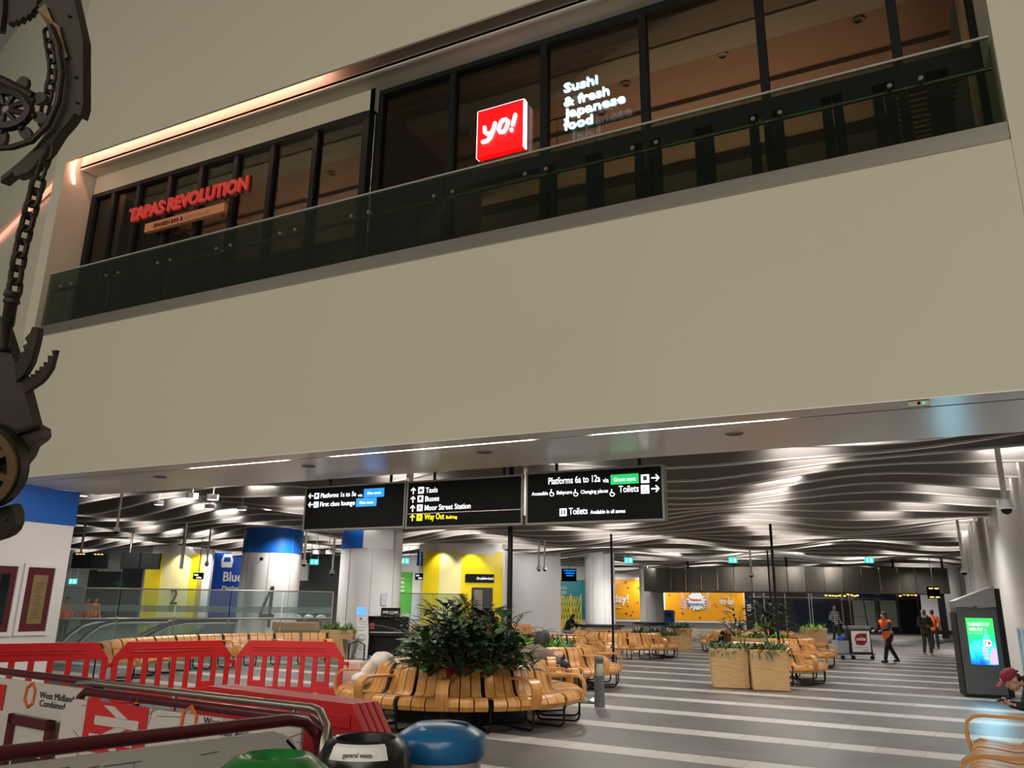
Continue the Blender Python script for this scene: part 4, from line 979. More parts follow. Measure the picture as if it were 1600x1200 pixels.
# wooden box planters
def box_planter(label, p, w_, d_, h, rz, taper=.03):
    t = thing('box_planter', label, 'planter', (p[0], p[1], 0), rz, 'wooden box planters')
    m = MB(); a, c = w_/2, d_/2
    m.add([(-a+taper, -c+taper, 0.01), (a-taper, -c+taper, 0.01), (a-taper, c-taper, 0.01), (-a+taper, c-taper, 0.01), (-a, -c, h), (a, -c, h), (a, c, h), (-a, c, h), (-a+.04, -c+.04, h), (a-.04, -c+.04, h), (a-.04, c-.04, h), (-a+.04, c-.04, h), (-a+.04, -c+.04, h-.12), (a-.04, -c+.04, h-.12), (a-.04, c-.04, h-.12), (-a+.04, c-.04, h-.12)],
          [(0, 3, 2, 1), (0, 1, 5, 4), (1, 2, 6, 5), (2, 3, 7, 6), (3, 0, 4, 7), (4, 5, 9, 8), (5, 6, 10, 9), (6, 7, 11, 10), (7, 4, 8, 11), (8, 9, 13, 12), (9, 10, 14, 13), (10, 11, 15, 14), (11, 8, 12, 15)])
    m.build('box', M_woodp, t, bevel=.012)
    MB().mm((-a+.05, -c+.05, h-.1), (a-.05, c-.05, h-.08)).build('soil', M_soil, t)
    return t
a = G(1115, 1075); c = G(1171, 1078); rz = YAW*.55
pA_ = (a+c)/2; box_planter('left one of the twin wooden box planters with ferns', (pA_.x-.1, pA_.y+.38), .80, .72, .82, YAW*.6)
a = G(1176, 1079); c = G(1237, 1082); pB_ = (a+c)/2; box_planter('right one of the twin wooden box planters with ferns', (pB_.x-.1, pB_.y+.38), .80, .72, .82, YAW*.6)
random.seed(41)
fern('fern', 'trailing fern in left one of twin wooden planters', (pA_.x-.1, pA_.y+.38, .76), .76, .68, .36, 300, M_fernd, YAW*.6, trail=.015)
fern('fern', 'trailing fern in right one of twin wooden planters', (pB_.x-.1, pB_.y+.38, .76), .76, .68, .36, 300, M_fernd, YAW*.6, trail=.02)
for lab, px, py, w_, fr in (('wooden planter with dark ferns at end of the centre bench', 1058, 1016, .9, M_fernd), ('wooden planter with bright ferns behind the right benches', 1272, 1012, .95, M_fern), ('wooden planter with green bush at end of the left bench', 513, 1030, .95, M_fern), ('wooden planter with ferns left behind the right benches', 1195, 1012, .9, M_fern)):
    p = G(px, py); box_planter(lab, (p.x, p.y+.4), w_, .8, .85, YAW)
    fern('fern', lab.replace('wooden planter with', 'fern,').replace('fern, dark ferns', 'dark ferns in planter').replace('fern, bright ferns', 'bright ferns in planter').replace('fern, green bush', 'green bush in planter').replace('fern, ferns left', 'ferns in planter left'), (p.x, p.y+.4, .8), w_*.9, .7, .46, 240, fr, YAW)
p = D(1025, 985, 27.5); fern('fern', 'row of dark ferns along the back of the centre bench', (p.x, p.y, .72), 1.6, .5, .42, 240, M_fernd, YAW)
p = D(1225, 1000, 27); t = thing('round_planter', 'round planter with tall shrub behind the right benches', 'planter', (-4.1, 26.6, 0)); MB().lathe([(0, .02), (1.02, .02), (1.04, .80), (.96, .80), (.96, .7), (0, .7)], n=32).build('tub', M_woodp, t, smooth=True)
random.seed(51)
broad('broadleaf_plant', 'tall dark shrub with pale leaves behind right benches', (-4.0, 26.7, .7), 1.25, .85, 190, M_leaf, .34, .12, None)
broad('broadleaf_plant', 'thin dark shrub left of the black pole, right benches', (-5.0, 26.6, .7), 1.0, .45, 60, M_leaf, .30, .08, None)
fern('fern', 'small green fern at foot of the shrub behind right benches', (-4.1, 25.9, .8), 1.5, .4, .35, 160, M_fern)
# slim black poles
for lab, px, ytop, base, in (('thick black pole rising from the nearest planter to the ceiling', 797, 0, c1), ):
    o = MB().tube([(0, 0, .7), (0, 0, 4.3)], .042, 10).build('black_pole', M_black, smooth=True); o.location = (D(796, 950, 12.5).x, D(796, 950, 12.5).y, 0); tag(o, lab, 'pole', 'slim black poles')
for lab, px, dep, zt in (('slim black pole in front of central white column', 957, 20.5, 831), ('slim black pole above the right hand benches', 1213, 18.6, 815), ('thinner black pole just left of right benches pole', 1205, 25, 858)):
    p = D(px, 950, dep); z1 = D(px-5, zt, dep).z
    o = MB().tube([(0, 0, .0), (0, 0, z1)], .032 if dep < 24 else .025, 8).build('black_pole', M_black, smooth=True); o.location = (p.x, p.y, 0.0); tag(o, lab, 'pole', 'slim black poles')

# ------------------------------------------------------------------ red barriers
def barrier_mesh(t, L=2.0, H=.92, z0=.10, solid=False, feet=True):
    m = MB(); d = .05; c = .24
    def P(x, z): return Vector((x, -d/2, z))
    if solid:
        m.prism([P(0, z0), P(L, z0), P(L, z0+H-c), P(L-c*.8, z0+H), P(c*.8, z0+H), P(0, z0+H-c)], (0, d, 0)); m.mm((.2, -d/2-.012, z0+H-.16), (L-.2, -d/2, z0+H-.07)); m.mm((.1, -d/2-.012, z0+.1), (L-.1, -d/2, z0+.18))
        m.build('panel', M_red, t, bevel=.01)
    else:
        def pr(pts, dd=d): m.prism([Vector((x, -dd/2, z)) for x, z in pts], (0, dd, 0))
        zt = z0+H; tb = .25
        pr([(0, zt-c), (.06, zt-c-.03), (.16, zt-tb), (L-.16, zt-tb), (L-.06, zt-c-.03), (L, zt-c), (L-c*.75, zt), (c*.75, zt)])
        pr([(.0, z0+.12), (.1, z0), (L-.1, z0), (L, z0+.12), (L-.06, z0+.2), (.06, z0+.2)])
        pr([(0, z0+.12), (.075, z0+.12), (.075, zt-c), (0, zt-c)]); pr([(L-.075, z0+.12), (L, z0+.12), (L, zt-c), (L-.075, zt-c)])
        n = 8; sp = (L-.075)/(n)
        for i in range(1, n): x = i*sp; pr([(x-.005, z0+.1), (x+.075, z0+.1), (x+.075, zt-.2), (x-.005, zt-.2)], d*.8)
        for x in (sp*1, sp*(n-2)): pr([(x+.05, z0+.15), (x+sp+.01, z0+.15), (x+sp+.01, z0+.29), (x+.05, z0+.29)], d*.9)
        for zz in (zt-.11, zt-.155): m.mm((.25, -d/2-.014, zz), (L-.3, -d/2, zz+.012))
        m.mm((.25, -d/2-.014, zt-.16), (.262, -d/2, zt-.1)); m.mm((.12, -d/2-.014, z0+.04), (L-.12, -d/2, z0+.055))
        for zz in (z0+.55,): m.mm((L, -.02, zz), (L+.10, .02, zz+.06)); m.mm((L+.07, -.02, zz-.09), (L+.1, .02, zz+.05))
        m.build('panel', M_red, t, bevel=.008)
    if feet:
        for x in (.42, L-.42):
            f = MB(); f.mm((x-.03, -.035, .02), (x+.03, .035, .22)); f.build('foot_tag', M_amber, t)
            f = MB(); f.prism([(x-.07, -.28, 0), (x+.07, -.28, 0), (x+.04, -.28, .05), (x-.04, -.28, .05)], (0, .56, 0)); f.prism([(x-.06, -.04, .05), (x+.06, -.04, .05), (x+.03, -.04, .11), (x-.03, -.04, .11)], (0, .08, 0)); f.build('foot', M_black, t)
def barrier(lab, pa, pb, **k):
    pa = Vector(pa[:2]); pb = Vector(pb[:2]); L = (pb-pa).length; a = math.atan2(pb.y-pa.y, pb.x-pa.x)
    t = thing('red_barrier', lab, 'barrier', (pa.x, pa.y, 0), a, 'red plastic barriers'); barrier_mesh(t, L=L, **k); return t
def gz(px, py): return G(px, py, 1.02)
q1 = gz(0, 1006); q2 = gz(172, 1003); dd = (q1-q2).normalized()
barrier('leftmost red plastic barrier in the standing row', q2+dd*2.05, q2)
barrier('middle red plastic barrier in the standing row', gz(181, 1003), gz(362, 1000))
barrier('rightmost red plastic barrier standing beside nearest round bench', gz(374, 1000), gz(538, 1003))
A = Vector((-5.25, 5.0, 0)); B_ = Vector((-3.22, 4.60, 0)); nn = Vector((-(B_-A).y, (B_-A).x, 0)).normalized()
for i, lab in enumerate(('front one of the red barriers stacked behind maroon handrail', 'second red barrier in the stack behind maroon handrail', 'third red barrier in the stack behind maroon handrail', 'rearmost red barrier in the stack behind maroon handrail')):
    barrier(lab, A+nn*.062*i, B_+nn*.062*i, solid=True, feet=False, z0=.02, H=.98)

# ------------------------------------------------------------------ stairwell guard with printed hoarding
HX, HY, HZ = -2.95, 3.62, 1.10
def guard_rear():
    t = thing('stair_guard', 'printed hoarding guard with steel and maroon rails and red arrow logo', 'guard', (-4.0, HY, 0))
    P0 = Vector((HX-.02, HY-.02, 0)); P1_ = Vector((-5.25, 3.84, 0)); d = (P1_-P0).normalized(); r = -d
    MB().prism([P0+ZA*.02+r*-.02, P1_+ZA*.02, P1_+ZA*.92, P1_-d*.12+ZA*1.0, P0+ZA*1.0+r*-.02], (0, .02, 0)).build('panel', M_board, t, world=True)
    MB().tube([P1_+Vector((0, .1, .9)), P1_+Vector((.03, .1, 1.0)), P1_-d*.12+ZA*1.04+YA*.08, P0+ZA*1.04+YA*.05, P0+Vector((.16, .0, 1.0)), P0+Vector((.20, -.08, .85))], .028, 10).build('lower_rail', M_maroon, t, smooth=True, world=True)
    MB().tube([P1_+Vector((-.02, .1, 1.08)), P1_-d*.2+ZA*1.10+YA*.08, P0+r*.0+ZA*1.10+YA*.05, P0+r*.08+Vector((0, .03, 1.09)), P0+Vector((.17, -.03, 1.03)), P0+Vector((.21, -.1, .90)), P0+Vector((.21, -.13, .05))], .022, 10).build('steel_rail', M_steel, t, smooth=True, world=True)
    # printed artwork: red square with twin arrow
    def plane_pt(px, py, off=.004):
        q = ray(px, py); nrm = Vector((d.y, -d.x, 0)); 
        if nrm.y > 0: nrm = -nrm
        k = ((P0+nrm*off)-CAM).dot(nrm)/q.dot(nrm); return CAM+q*k
    nrm = Vector((d.y, -d.x, 0)); nrm = nrm if nrm.y < 0 else -nrm
    A = plane_pt(139, 1093); B2 = plane_pt(233, 1106); 
    W_ = (Vector((B2.x, B2.y))-Vector((A.x, A.y))).length
    O = Vector((A.x, A.y, 0)); zt_ = (A.z+B2.z)/2; 
    def L_(u, v, off=0.): return O+r*(u*W_)+ZA*(zt_-v*W_*.60)+nrm*off
    MB().prism([L_(-.02, 0), L_(1, 0), L_(1, .78), L_(-.02, .78)], nrm*.003).build('red_logo', mat('print_bright_red', (.50, .008, .012), .5), t, world=True)
    m = MB()
    def bar(p): m.prism([L_(u, v, .004) for u, v in p], nrm*.002)
    bar([(.16, .22), (.88, .22), (.88, .36), (.16, .36)]); bar([(.10, .50), (.82, .50), (.82, .62), (.10, .62)])
    bar([(.28, .05), (.46, .05), (.72, .23), (.54, .23)]); bar([(.54, .35), (.72, .35), (.46, .51), (.28, .51)]); bar([(.36, .60), (.50, .60), (.66, .76), (.52, .76)])
    m.build('logo_arrows', M_board, t, world=True)
    def W2(mb, s, px, py, px1, h):
        A = plane_pt(px, py, .006); B3 = plane_pt(px1, py, .006); text(mb, s, A, r, ZA, h, (Vector((B3.x-A.x, B3.y-A.y))).length, .001, .0)
    m = MB(); W2(m, 'West Midlands', 317, 1131, 392, .040); m.build('lettering', M_ink, t, world=True)
    m = MB(); W2(m, 'Combined Authority', 317, 1145, 412, .040); m.build('lettering', M_ink, t, world=True)
    m = MB(); c_ = plane_pt(295, 1128, .006); pr = .075
    pts = [c_+r*pr*.95*cos(a)+ZA*pr*1.15*sin(a) for a in [i*pi/3+.4 for i in range(6)]]; m.tube(pts, .012, 4, closed=True); m.build('hexagon_logo', mat('print_orange', (.60, .14, .04), .5), t, world=True)
    m = MB(); random.seed(9)
    for i in range(70):
        u = random.uniform(.0, 2.2); v = random.uniform(.02, .5); a = random.choice([.5, -.7, 1.4, .1]); l = random.uniform(.05, .25); q = P0-r*u+ZA*(1.0-v)+nrm*.003; m.tube([q, q+r*l*cos(a)+ZA*l*sin(a)*.6], .0018, 4)
    m.build('line_drawing', M_line, t, world=True, kind='stuff')
    for u in (.15, 1.2): q = P0-r*u+YA*.07; MB().tube([q, q+ZA*1.08], .016, 8).build('post', M_steel, t, world=True)
    return t
guard_rear()
def guard_front():
    t = thing('stair_guard', 'nearest printed hoarding guard with maroon top rail', 'guard', (HX-.05, 2.6, 0))
    m = MB(); P0 = G(476, 1122, 1.075); P1_ = G(0, 1178, 1.075); P0.z = P1_.z = 0; d = (P1_-P0).normalized(); P1_ = P1_+d*.9
    m.prism([P0+ZA*.02-d*.0, P1_+ZA*.02, P1_+ZA*1.03, P0+ZA*1.03+d*.18, P0+ZA*.99+d*.07, P0+ZA*.88], (-.02, 0, 0)); m.build('panel', M_board, t, world=True)
    MB().tube([P1_+ZA*1.075, P0+ZA*1.075+d*.10, P0+ZA*1.06+d*.0, P0+ZA*.98-d*.09, P0+ZA*.85-d*.12, P0+ZA*.05-d*.13], .030, 10).build('top_rail', M_maroon, t, smooth=True, world=True)
    MB().tube([P0+ZA*.98+d*.1, P0+ZA*.92+d*.03, P0+ZA*.8, P0+ZA*.1], .008, 6).build('edge_trim', M_black, t, world=True)
    m = MB(); random.seed(19)
    x = P0.x+.012
    for i in range(90):
        y = random.uniform(1.0, 3.3); z = random.uniform(.6, 1.0); a = random.choice([1.57, 0.1, .7, 1.57, .0]); l = random.uniform(.05, .3)
        q = P0+d*(3.38-y); q.z = z; e = q+d*l*cos(a)-ZA*l*sin(a)*.5; m.tube([q+XA*.004, e+XA*.004], .0018, 4)
    for y in (1.5, 1.9, 2.2, 2.6, 2.9, 3.1): # drawn arched windows
        for k in range(3):
            c_ = P0+d*(3.38-y-.0); c_.z = .80-k*.02; m.tube([c_+d*(.09-k*.02)*cos(a)+ZA*(.09-k*.02)*sin(a)+XA*.004 for a in [i*pi/8 for i in range(9)]]+[c_-d*(.09-k*.02)-ZA*.4+XA*.004], .0016, 4)
    m.build('line_drawing', M_line, t, world=True, kind='stuff')
    return t
guard_front()
def guard_left():
    t = thing('stair_guard', 'left printed hoarding guard with hexagon logo and maroon rail', 'guard', (-6.2, 4.2, 0))
    P0 = Vector((-5.3, 4.06, 0)); P1_ = Vector((-8.6, 4.55, 0)); d = (P1_-P0).normalized(); r = -d; nrm = Vector((d.y, -d.x, 0)); nrm = nrm if nrm.y < 0 else -nrm
    MB().prism([P0+ZA*.02, P1_+ZA*.02, P1_+ZA*1.03, P0+ZA*1.03], (0, .02, 0)).build('panel', M_board, t, world=True)
    MB().tube([P1_+ZA*1.08, P0+ZA*1.08, P0+Vector((.15, -.03, 1.06))], .028, 10).build('top_rail', M_maroon, t, smooth=True, world=True)
    def pp(px, py, off=.006):
        q = ray(px, py); k = ((P0+nrm*off)-CAM).dot(nrm)/q.dot(nrm); return CAM+q*k
    for s_, y in (('West Midlands', 1090), ('Combined A', 1103)):
        m = MB(); A = pp(61, y); B3 = pp(118 if 'W' in s_ else 110, y+8); text(m, s_, A, r, ZA, .046, (Vector((B3.x-A.x, B3.y-A.y))).length, .001, 0)
        m.build('lettering', M_ink, t, world=True)
    m = MB(); c_ = pp(47, 1086); pr = .075
    m.tube([c_+r*pr*cos(a)+ZA*pr*1.15*sin(a) for a in [i*pi/3+.4 for i in range(6)]], .013, 4, closed=True); m.build('hexagon_logo', mat('print_orange', (.60, .14, .04), .5), t, world=True)
    m = MB(); A = pp(-6, 1068); B3 = pp(3, 1110); m.prism([Vector((A.x, A.y, A.z)), Vector((B3.x, B3.y, A.z)), Vector((B3.x, B3.y, B3.z)), Vector((A.x, A.y, B3.z))], nrm*.003); m.build('red_logo', mat('print_bright_red', (.50, .008, .012), .5), t, world=True)
    t2 = thing('framed_board', 'maroon framed black letter board below the hexagon logo', 'sign', pp(55, 1165)); t2.location.z = .3
    a_ = pp(22, 1114, .06); b_ = pp(88, 1124, .06); Wd = (Vector((b_.x-a_.x, b_.y-a_.y))).length; O = Vector((a_.x, a_.y, a_.z))
    def Q(u, v, off=0): return O+r*(u*Wd)-ZA*(v*Wd)+nrm*off
    f = MB(); f.prism([Q(0, 0), Q(1, 0), Q(1, .11), Q(0, .11)], nrm*.04); f.prism([Q(0, 0), Q(.1, 0), Q(.1, 1.1), Q(0, 1.1)], nrm*.04); f.prism([Q(.9, 0), Q(1, 0), Q(1, 1.1), Q(.9, 1.1)], nrm*.04); f.build('frame', M_maroon, t2, world=True)
    MB().prism([Q(.1, .11), Q(.9, .11), Q(.9, 1.1), Q(.1, 1.1)], nrm*.005).build('backing', M_board, t2, world=True)
    MB().prism([Q(.16, .42, .006), Q(.86, .42, .006), Q(.86, 1.1, .006), Q(.16, 1.1, .006)], nrm*.004).build('black_face', M_ink, t2, world=True)
    m = MB()
    for s_, u in (('A', .24), ('P', .46), ('C', .68)): text(m, s_, Q(u, .70, .011), r, ZA, .085, None, .001, 0)
    m.build('lettering', M_paper, t2, world=True)
    pst = MB(); pst.tube([Q(.05, 1.0, -.01), Vector((Q(.05, 0).x, Q(.05, 0).y, 0.0))], .012, 6); pst.tube([Q(.95, 1.0, -.01), Vector((Q(.95, 0).x, Q(.95, 0).y, 0.0))], .012, 6); pst.build('leg', M_black, t2, world=True)
guard_left()

# ------------------------------------------------------------------ bins
def bin_(kind, label, px0, px1, py, dep, zt):
    c = D((px0+px1)/2, py, dep); r = (px1-px0)/2*dep/FPX; t = thing('litter_bin', label, 'bin', (c.x, c.y, 0), YAW, 'litter bins')
    if kind == 'blue':
        Mb = mat('bin_blue', (.012, .12, .30), .28, noise=.05)
        MB().lathe([(r*.84, .05), (r*.90, zt-.30), (r*.90, zt-.12)], n=36).build('clear_body', mat('cloudy_clear_plastic', (.34, .29, .29), .25, noise=.3, nscale=9), t, smooth=True)
        MB().lathe([(r*.93, zt-.150), (r*.985, zt-.135), (r, zt-.09), (r*.985, zt-.05), (r*.93, zt-.03), (r*.6, zt+.012), (r*.2, zt+.02), (0, zt+.02)], n=44).build('lid', Mb, t, smooth=True)
        m = MB(); m.ell((r*.33, -r*.05, zt+.016), (r*.34, r*.12, .010), 20, Matrix.Rotation(-.5, 3, 'Z')); m.build('slot', mat('slot_blue', (.004, .03, .08), .5), t, smooth=True)
        m = MB(); m.prism([(-r*.45, -r*.62, zt+.0-.004), (-r*.05, -r*.66, zt-.004), (-r*.05, -r*.42, zt+.012), (-r*.43, -r*.40, zt+.012)], (0, 0, .004)); m.build('sticker', mat('pale_sticker', (.30, .45, .58), .4), t)
    if kind == 'black':
        Mb = mat('bin_black', (.012, .012, .012), .28)
        MB().lathe([(r*.86, .05), (r*.95, zt-.26), (r, zt-.12), (r*.97, zt-.06), (r*.86, zt-.01), (r*.70, zt+.015), (r*.64, zt+.01), (r*.60, zt-.06), (r*.56, zt-.4), (0, zt-.4)], n=44).build('body', Mb, t, smooth=True)
        m = MB(); N = 10; vs = []
        for k in range(N+1):
            a = radians(-128+76*k/N); vs += [Vector((r*k_*cos(a), r*k_*sin(a), zt+z_)) for k_, z_ in ((.985, -.056), (.878, -.004), (.80, .006))]
        m.add(vs, [(3*k+j, 3*k+3+j, 3*k+4+j, 3*k+1+j) for k in range(N) for j in (0, 1)]); m.build('label_strip', M_paper, t, label='white label strip')
        m = MB(); a = radians(-92); text(m, 'general waste', (0-.0, -r*.965, zt-.040), XA, Vector((0, .41, .91)), .020, .13, .0008, .01, center=True); m.build('lettering', M_ink, t)
    if kind == 'green':
        Mb = mat('bin_green', (.012, .16, .03), .25)
        MB().lathe([(r*.86, .05), (r*.90, zt-.2), (r*.90, zt-.1)], n=36).build('body', mat('bin_grey', (.1, .1, .1), .5), t, smooth=True)
        MB().lathe([(r*.93, zt-.14), (r, zt-.09), (r*.96, zt-.03), (r*.80, zt+.0), (r*.66, zt+.025), (r*.56, zt+.03), (r*.48, zt+.015), (r*.40, zt-.05), (r*.36, zt-.2), (0, zt-.2)], n=44).build('lid', Mb, t, smooth=True)
    return t
bin_('blue', 'blue lidded recycling bin in front of the nearest round bench', 621, 759, 1158, 4.05, 1.045)
bin_('black', 'black general waste bin between the green and blue bins', 497, 643, 1185, 3.65, 1.035)
bin_('green', 'green lidded bin cut off at bottom left of bins', 338, 515, 1205, 3.2, 1.02)
# ------------------------------------------------------------------ glass screen, escalators
gsA = Vector((-21.6, 15.2, 0)); gsB = D(518, 965, 24.5); gsB.z = 0
t = thing('glass_screen', 'tall glass screen with steel handrail behind the left bench', 'glass screen', gsB)
L = (gsA-gsB); N = 5; z1a = D(92, 918, depth_of(gsA+ZA*2)).z; z1b = D(518, 925, depth_of(gsB+ZA*2)).z
for i in range(N):
    a = gsB+L*(i/N+.002); c = gsB+L*((i+1)/N-.002); za = z1b+(z1a-z1b)*i/N; zc = z1b+(z1a-z1b)*(i+1)/N
    MB().prism([a+ZA*.1, c+ZA*.1, c+ZA*zc, a+ZA*za], Vector((-L.y, L.x, 0)).normalized()*.015).build('glass_panel', M_cglass, t, world=True)
    MB().prism([a+ZA*(za*.52+.30), c+ZA*(zc*.52+.30), c+ZA*(zc*.52+.48), a+ZA*(za*.52+.48)], Vector((-L.y, L.x, 0)).normalized()*-.006).build('frosted_band', mat('frosted', (.6, .7, .7), .6, alpha=.5), t, world=True)
MB().tube([gsB+ZA*z1b, gsA+ZA*z1a], .02, 8).build('top_rail', M_steel, t, world=True)
MB().tube([gsB+ZA*1.18, gsA+ZA*1.10], .03, 8).build('handrail', M_steel, t, smooth=True, world=True)
for i in range(N+1):
    a = gsB+L*(i/N); MB().tube([a, a+ZA*(z1b if i == 0 else 1.2)], .02, 6).build('post', M_steel, t, world=True)
g2a = D(622, 950, 31); g2b = D(730, 950, 33); t = thing('glass_screen', 'glass screen behind piano in front of yellow lift', 'glass screen', (g2a.x, g2a.y, 0))
g2a.z = 0; g2b.z = 0
for i in range(3): MB().prism([g2a.lerp(g2b, i/3+.003), g2a.lerp(g2b, (i+1)/3-.003), g2a.lerp(g2b, (i+1)/3-.003)+ZA*2.05, g2a.lerp(g2b, i/3+.003)+ZA*2.05], (0, .015, 0)).build('glass_panel', M_cglass, t, world=True)
MB().tube([g2a+ZA*2.06, g2b+ZA*2.06], .02, 6).build('top_rail', M_steel, t, world=True); MB().tube([g2a+ZA*1.05, g2b+ZA*1.05], .025, 6).build('handrail', M_steel, t, world=True)
for i, (px0, px1, dep) in enumerate(((215, 330, 27), (285, 420, 29), (120, 200, 26))):
    a = D(px0, 1010, dep); c = D(px1, 968, dep+1.5); a.z = .05; c.z = 1.02
    t = thing('escalator', ['left escalator top with curved black handrail behind glass screen', 'right escalator top with curved black handrail behind glass screen', 'grey escalator side panel at far left behind glass screen'][i], 'escalator', (a.x, a.y, 0), 0)
    d = (c-a); d.z = 0; LL = d.length; dn = d.normalized()
    prof = [(0, .25), (LL*.18, .55), (LL*.4, .82), (LL*.65, .93), (LL, .95), (LL+1.5, .95)]
    P = [Vector((a.x, a.y, 0))+dn*x+ZA*z for x, z in prof]
    for s in (0, 1.1):
        off = Vector((-dn.y, dn.x, 0))*s
        MB().tube([p+off for p in P], .05, 8).build('handrail', M_black, t, smooth=True, world=True)
        MB().tube([p+off-ZA*.075 for p in P], .042, 8).build('handrail_guide', mat('pale_metal', (.55, .55, .55), .35), t, smooth=True, world=True)
        MB().prism([P[0]+off-ZA*.2]+[p+off-ZA*.08 for p in P]+[P[-1]+off-ZA*.9], off.normalized()*.02 if s else Vector((-dn.y, dn.x, 0))*.02).build('side_glass', M_cglass, t, world=True)
        MB().prism([P[0]+off+ZA*(-.25), P[-1]+off-ZA*.65, P[-1]+off-ZA*.93, P[0]+off-ZA*.25], Vector((-dn.y, dn.x, 0))*.03).build('skirt', mat('pale_metal', (.55, .55, .55), .35), t, world=True)
t = thing('counter', 'orange topped counter behind glass screen left of white column', 'counter', D(462, 985, 27)); t.location.z = 0; t.rotation_euler = (0, 0, YAW)
MB().box((0, 0, .85), (1.5, .5, .28)).build('top', mat('orange_wood', (.55, .22, .06), .5), t, bevel=.02); MB().box((0, 0, .36), (1.4, .4, .7)).build('base', mat('counter_base', (.3, .28, .26), .5), t)

# ------------------------------------------------------------------ hanging departure screens
def screens(px0, px1, py0, py1, dep, lab, sp):
    a = D(px0, py0, dep); c = D(px1, py1, dep); cx = (a+c)/2; w_ = (px1-px0)*dep/FPX; h = (py1-py0)*dep/FPX
    t = thing('departure_screen', lab, 'screen', (cx.x, cx.y, cx.z-h/2), YAW, 'hanging departure screens')
    for s in (-1, 1):
        MB().box((s*w_/4, 0, h/2), (w_/2-.03, .12, h)).build('screen', M_screen, t, bevel=.01)
        m = MB()
        if sp: 
            for i in range(3): m.box((s*w_/4-w_*.12+i*w_*.09, -.062, h*.9), (w_*.06, .004, h*.05))
            m.build('screen_text', M_led, t)
    MB().tube([(-w_*.3, 0, h), (-w_*.3, 0, 4.8-(cx.z-h/2))], .045, 8).build('pole', M_steel, t, smooth=True)
    return t
screens(113, 170, 864, 888, 28, 'left pair of black departure screens hanging by the left pillar', 1)
screens(189, 251, 864, 889, 28, 'right pair of black departure screens hanging before yellow lift', 0)
p = D(275, 950, 27.5); o = MB().tube([(0, 0, D(273, 888, 27.5).z), (0, 0, 5.05)], .06, 8).build('steel_pole', M_steel, smooth=True); o.location = (p.x, p.y, 0); tag(o, 'thick steel pole hanging right of the departure screens', 'pole')
for lab, px, y0, y1, dep, m_ in (('small platform sign hanging before the left yellow lift', 310, 895, 905, 34, M_signface), ('small platform sign hanging left of the yellow lift', 655, 896, 906, 34, M_signface), ('small blue lit departure board beside central wall', 889, 889, 908, 36, M_signface), ('amber departure display on wall at far right', 1458.5, 917, 935, 40, M_signface)):
    a = D(px, (y0+y1)/2, dep); h = (y1-y0)*dep/FPX; w_ = {310: 15, 655: 12, 889: 23, 1458.5: 18}[px]*dep/FPX
    t = thing('hanging_display', lab, 'screen', (a.x, a.y, a.z-h/2), YAW)
    MB().box((0, 0, h/2), (w_, .15, h)).build('housing', m_, t, bevel=.01)
    m = MB(); mm_ = M_signwhite
    if px == 1458.5:
        for i in range(2):
            for z in (.12, .85): m.box((w_*(-.25+i*.5), -.08, h*z), (w_*.36, .01, h*.09))
        mm_ = M_led
    elif px == 889:
        for i in range(3): m.box((w_*.05, -.08, h*(.85-i*.2)), (w_*(.8-.15*i), .01, h*.1))
        mm_ = M_signblue
    else:
        text(m, 'Exit', (-w_*.35, -.08, h*.55), XA, ZA, h*.25, w_*.4, .003, .02); text(m, 'Lifts', (-w_*.1, -.08, h*.15), XA, ZA, h*.25, w_*.5, .003, .02)
    m.build('lit_text', mm_, t)
    MB().tube([(0, 0, h), (0, 0, 5.05-(a.z-h/2))], .02, 6).build('hanger', M_steel, t)
# emergency exit signs
for lab, px, py, dep in (('green lit exit sign hanging above the left canopy end', 982, 875.5, 38), ('green lit exit sign hanging by two rods near centre', 1145, 875.5, 38), ('green lit exit sign hanging above the right canopy half', 1358, 875.5, 38), ('green lit exit sign between two left white columns', 491, 878, 38), ('green lit exit sign above green poster', 633, 876.5, 38), ('small green exit sign at far left hall', 114, 908.5, 40)):
    a = D(px, py, dep); t = thing('exit_sign', lab, 'exit sign', a, YAW, 'green exit signs')
    MB().box((0, 0, 0), (.42, .05, .26)).build('sign_box', M_exit, t, bevel=.01)
    m = MB(); m.box((-.1, -.03, -.02), (.07, .004, .14)); m.ell((-.09, -.03, .08), (.03, .004, .03), 8); m.box((.09, -.03, 0), (.10, .004, .18)); m.build('running_figure', mat('exit_pale', (.7, 1, .9), .5, em=(.7, 1, .9), es=1.2), t)
    for x in (-.17, .17): MB().tube([(x, 0, .13), (x, 0, 5.05-a.z)], .012, 6).build('hanger', M_white, t)
# cctv domes on drop poles
for lab, px, py, dep, s in (('large dome camera on white pole at upper right', 1572, 792, 13.2, 1.0), ('small dome camera on white pole near right columns', 1506.5, 893, 24, .9), ('dome camera on pole at left below blue band', 182, 829, 20, .7), ('dome camera on white pole right of the number 4 column', 475, 880, 26, .9), ('small camera on white pole above blue zone wall', 323, 881, 30, .8), ('camera on drop rod above steel canopy', 1174, 898, 34, .9), ('left one of twin camera rods by central wall', 842, 889, 32, .8), ('right one of twin camera rods by central wall', 851, 889, 32, .8), ('camera on drop rod between two left columns', 519, 895, 31, .9)):
    a = D(px, py, dep); t = thing('dome_camera', lab, 'camera', a, 0, 'ceiling drop cameras')
    MB().tube([(0, 0, .08), (0, 0, 5.05-a.z)], .045*s, 10).build('pole', M_white, t, smooth=True)
    MB().lathe([(0, .12*s), (.09*s, .12*s), (.10*s, .02*s), (.14*s, -.02*s), (.14*s, -.04*s), (0, -.04*s)], n=20).build('housing', M_white, t, smooth=True)
    MB().ell((0, 0, -.045*s), (.085*s, .085*s, .085*s), 14).build('dome', M_black, t, smooth=True)
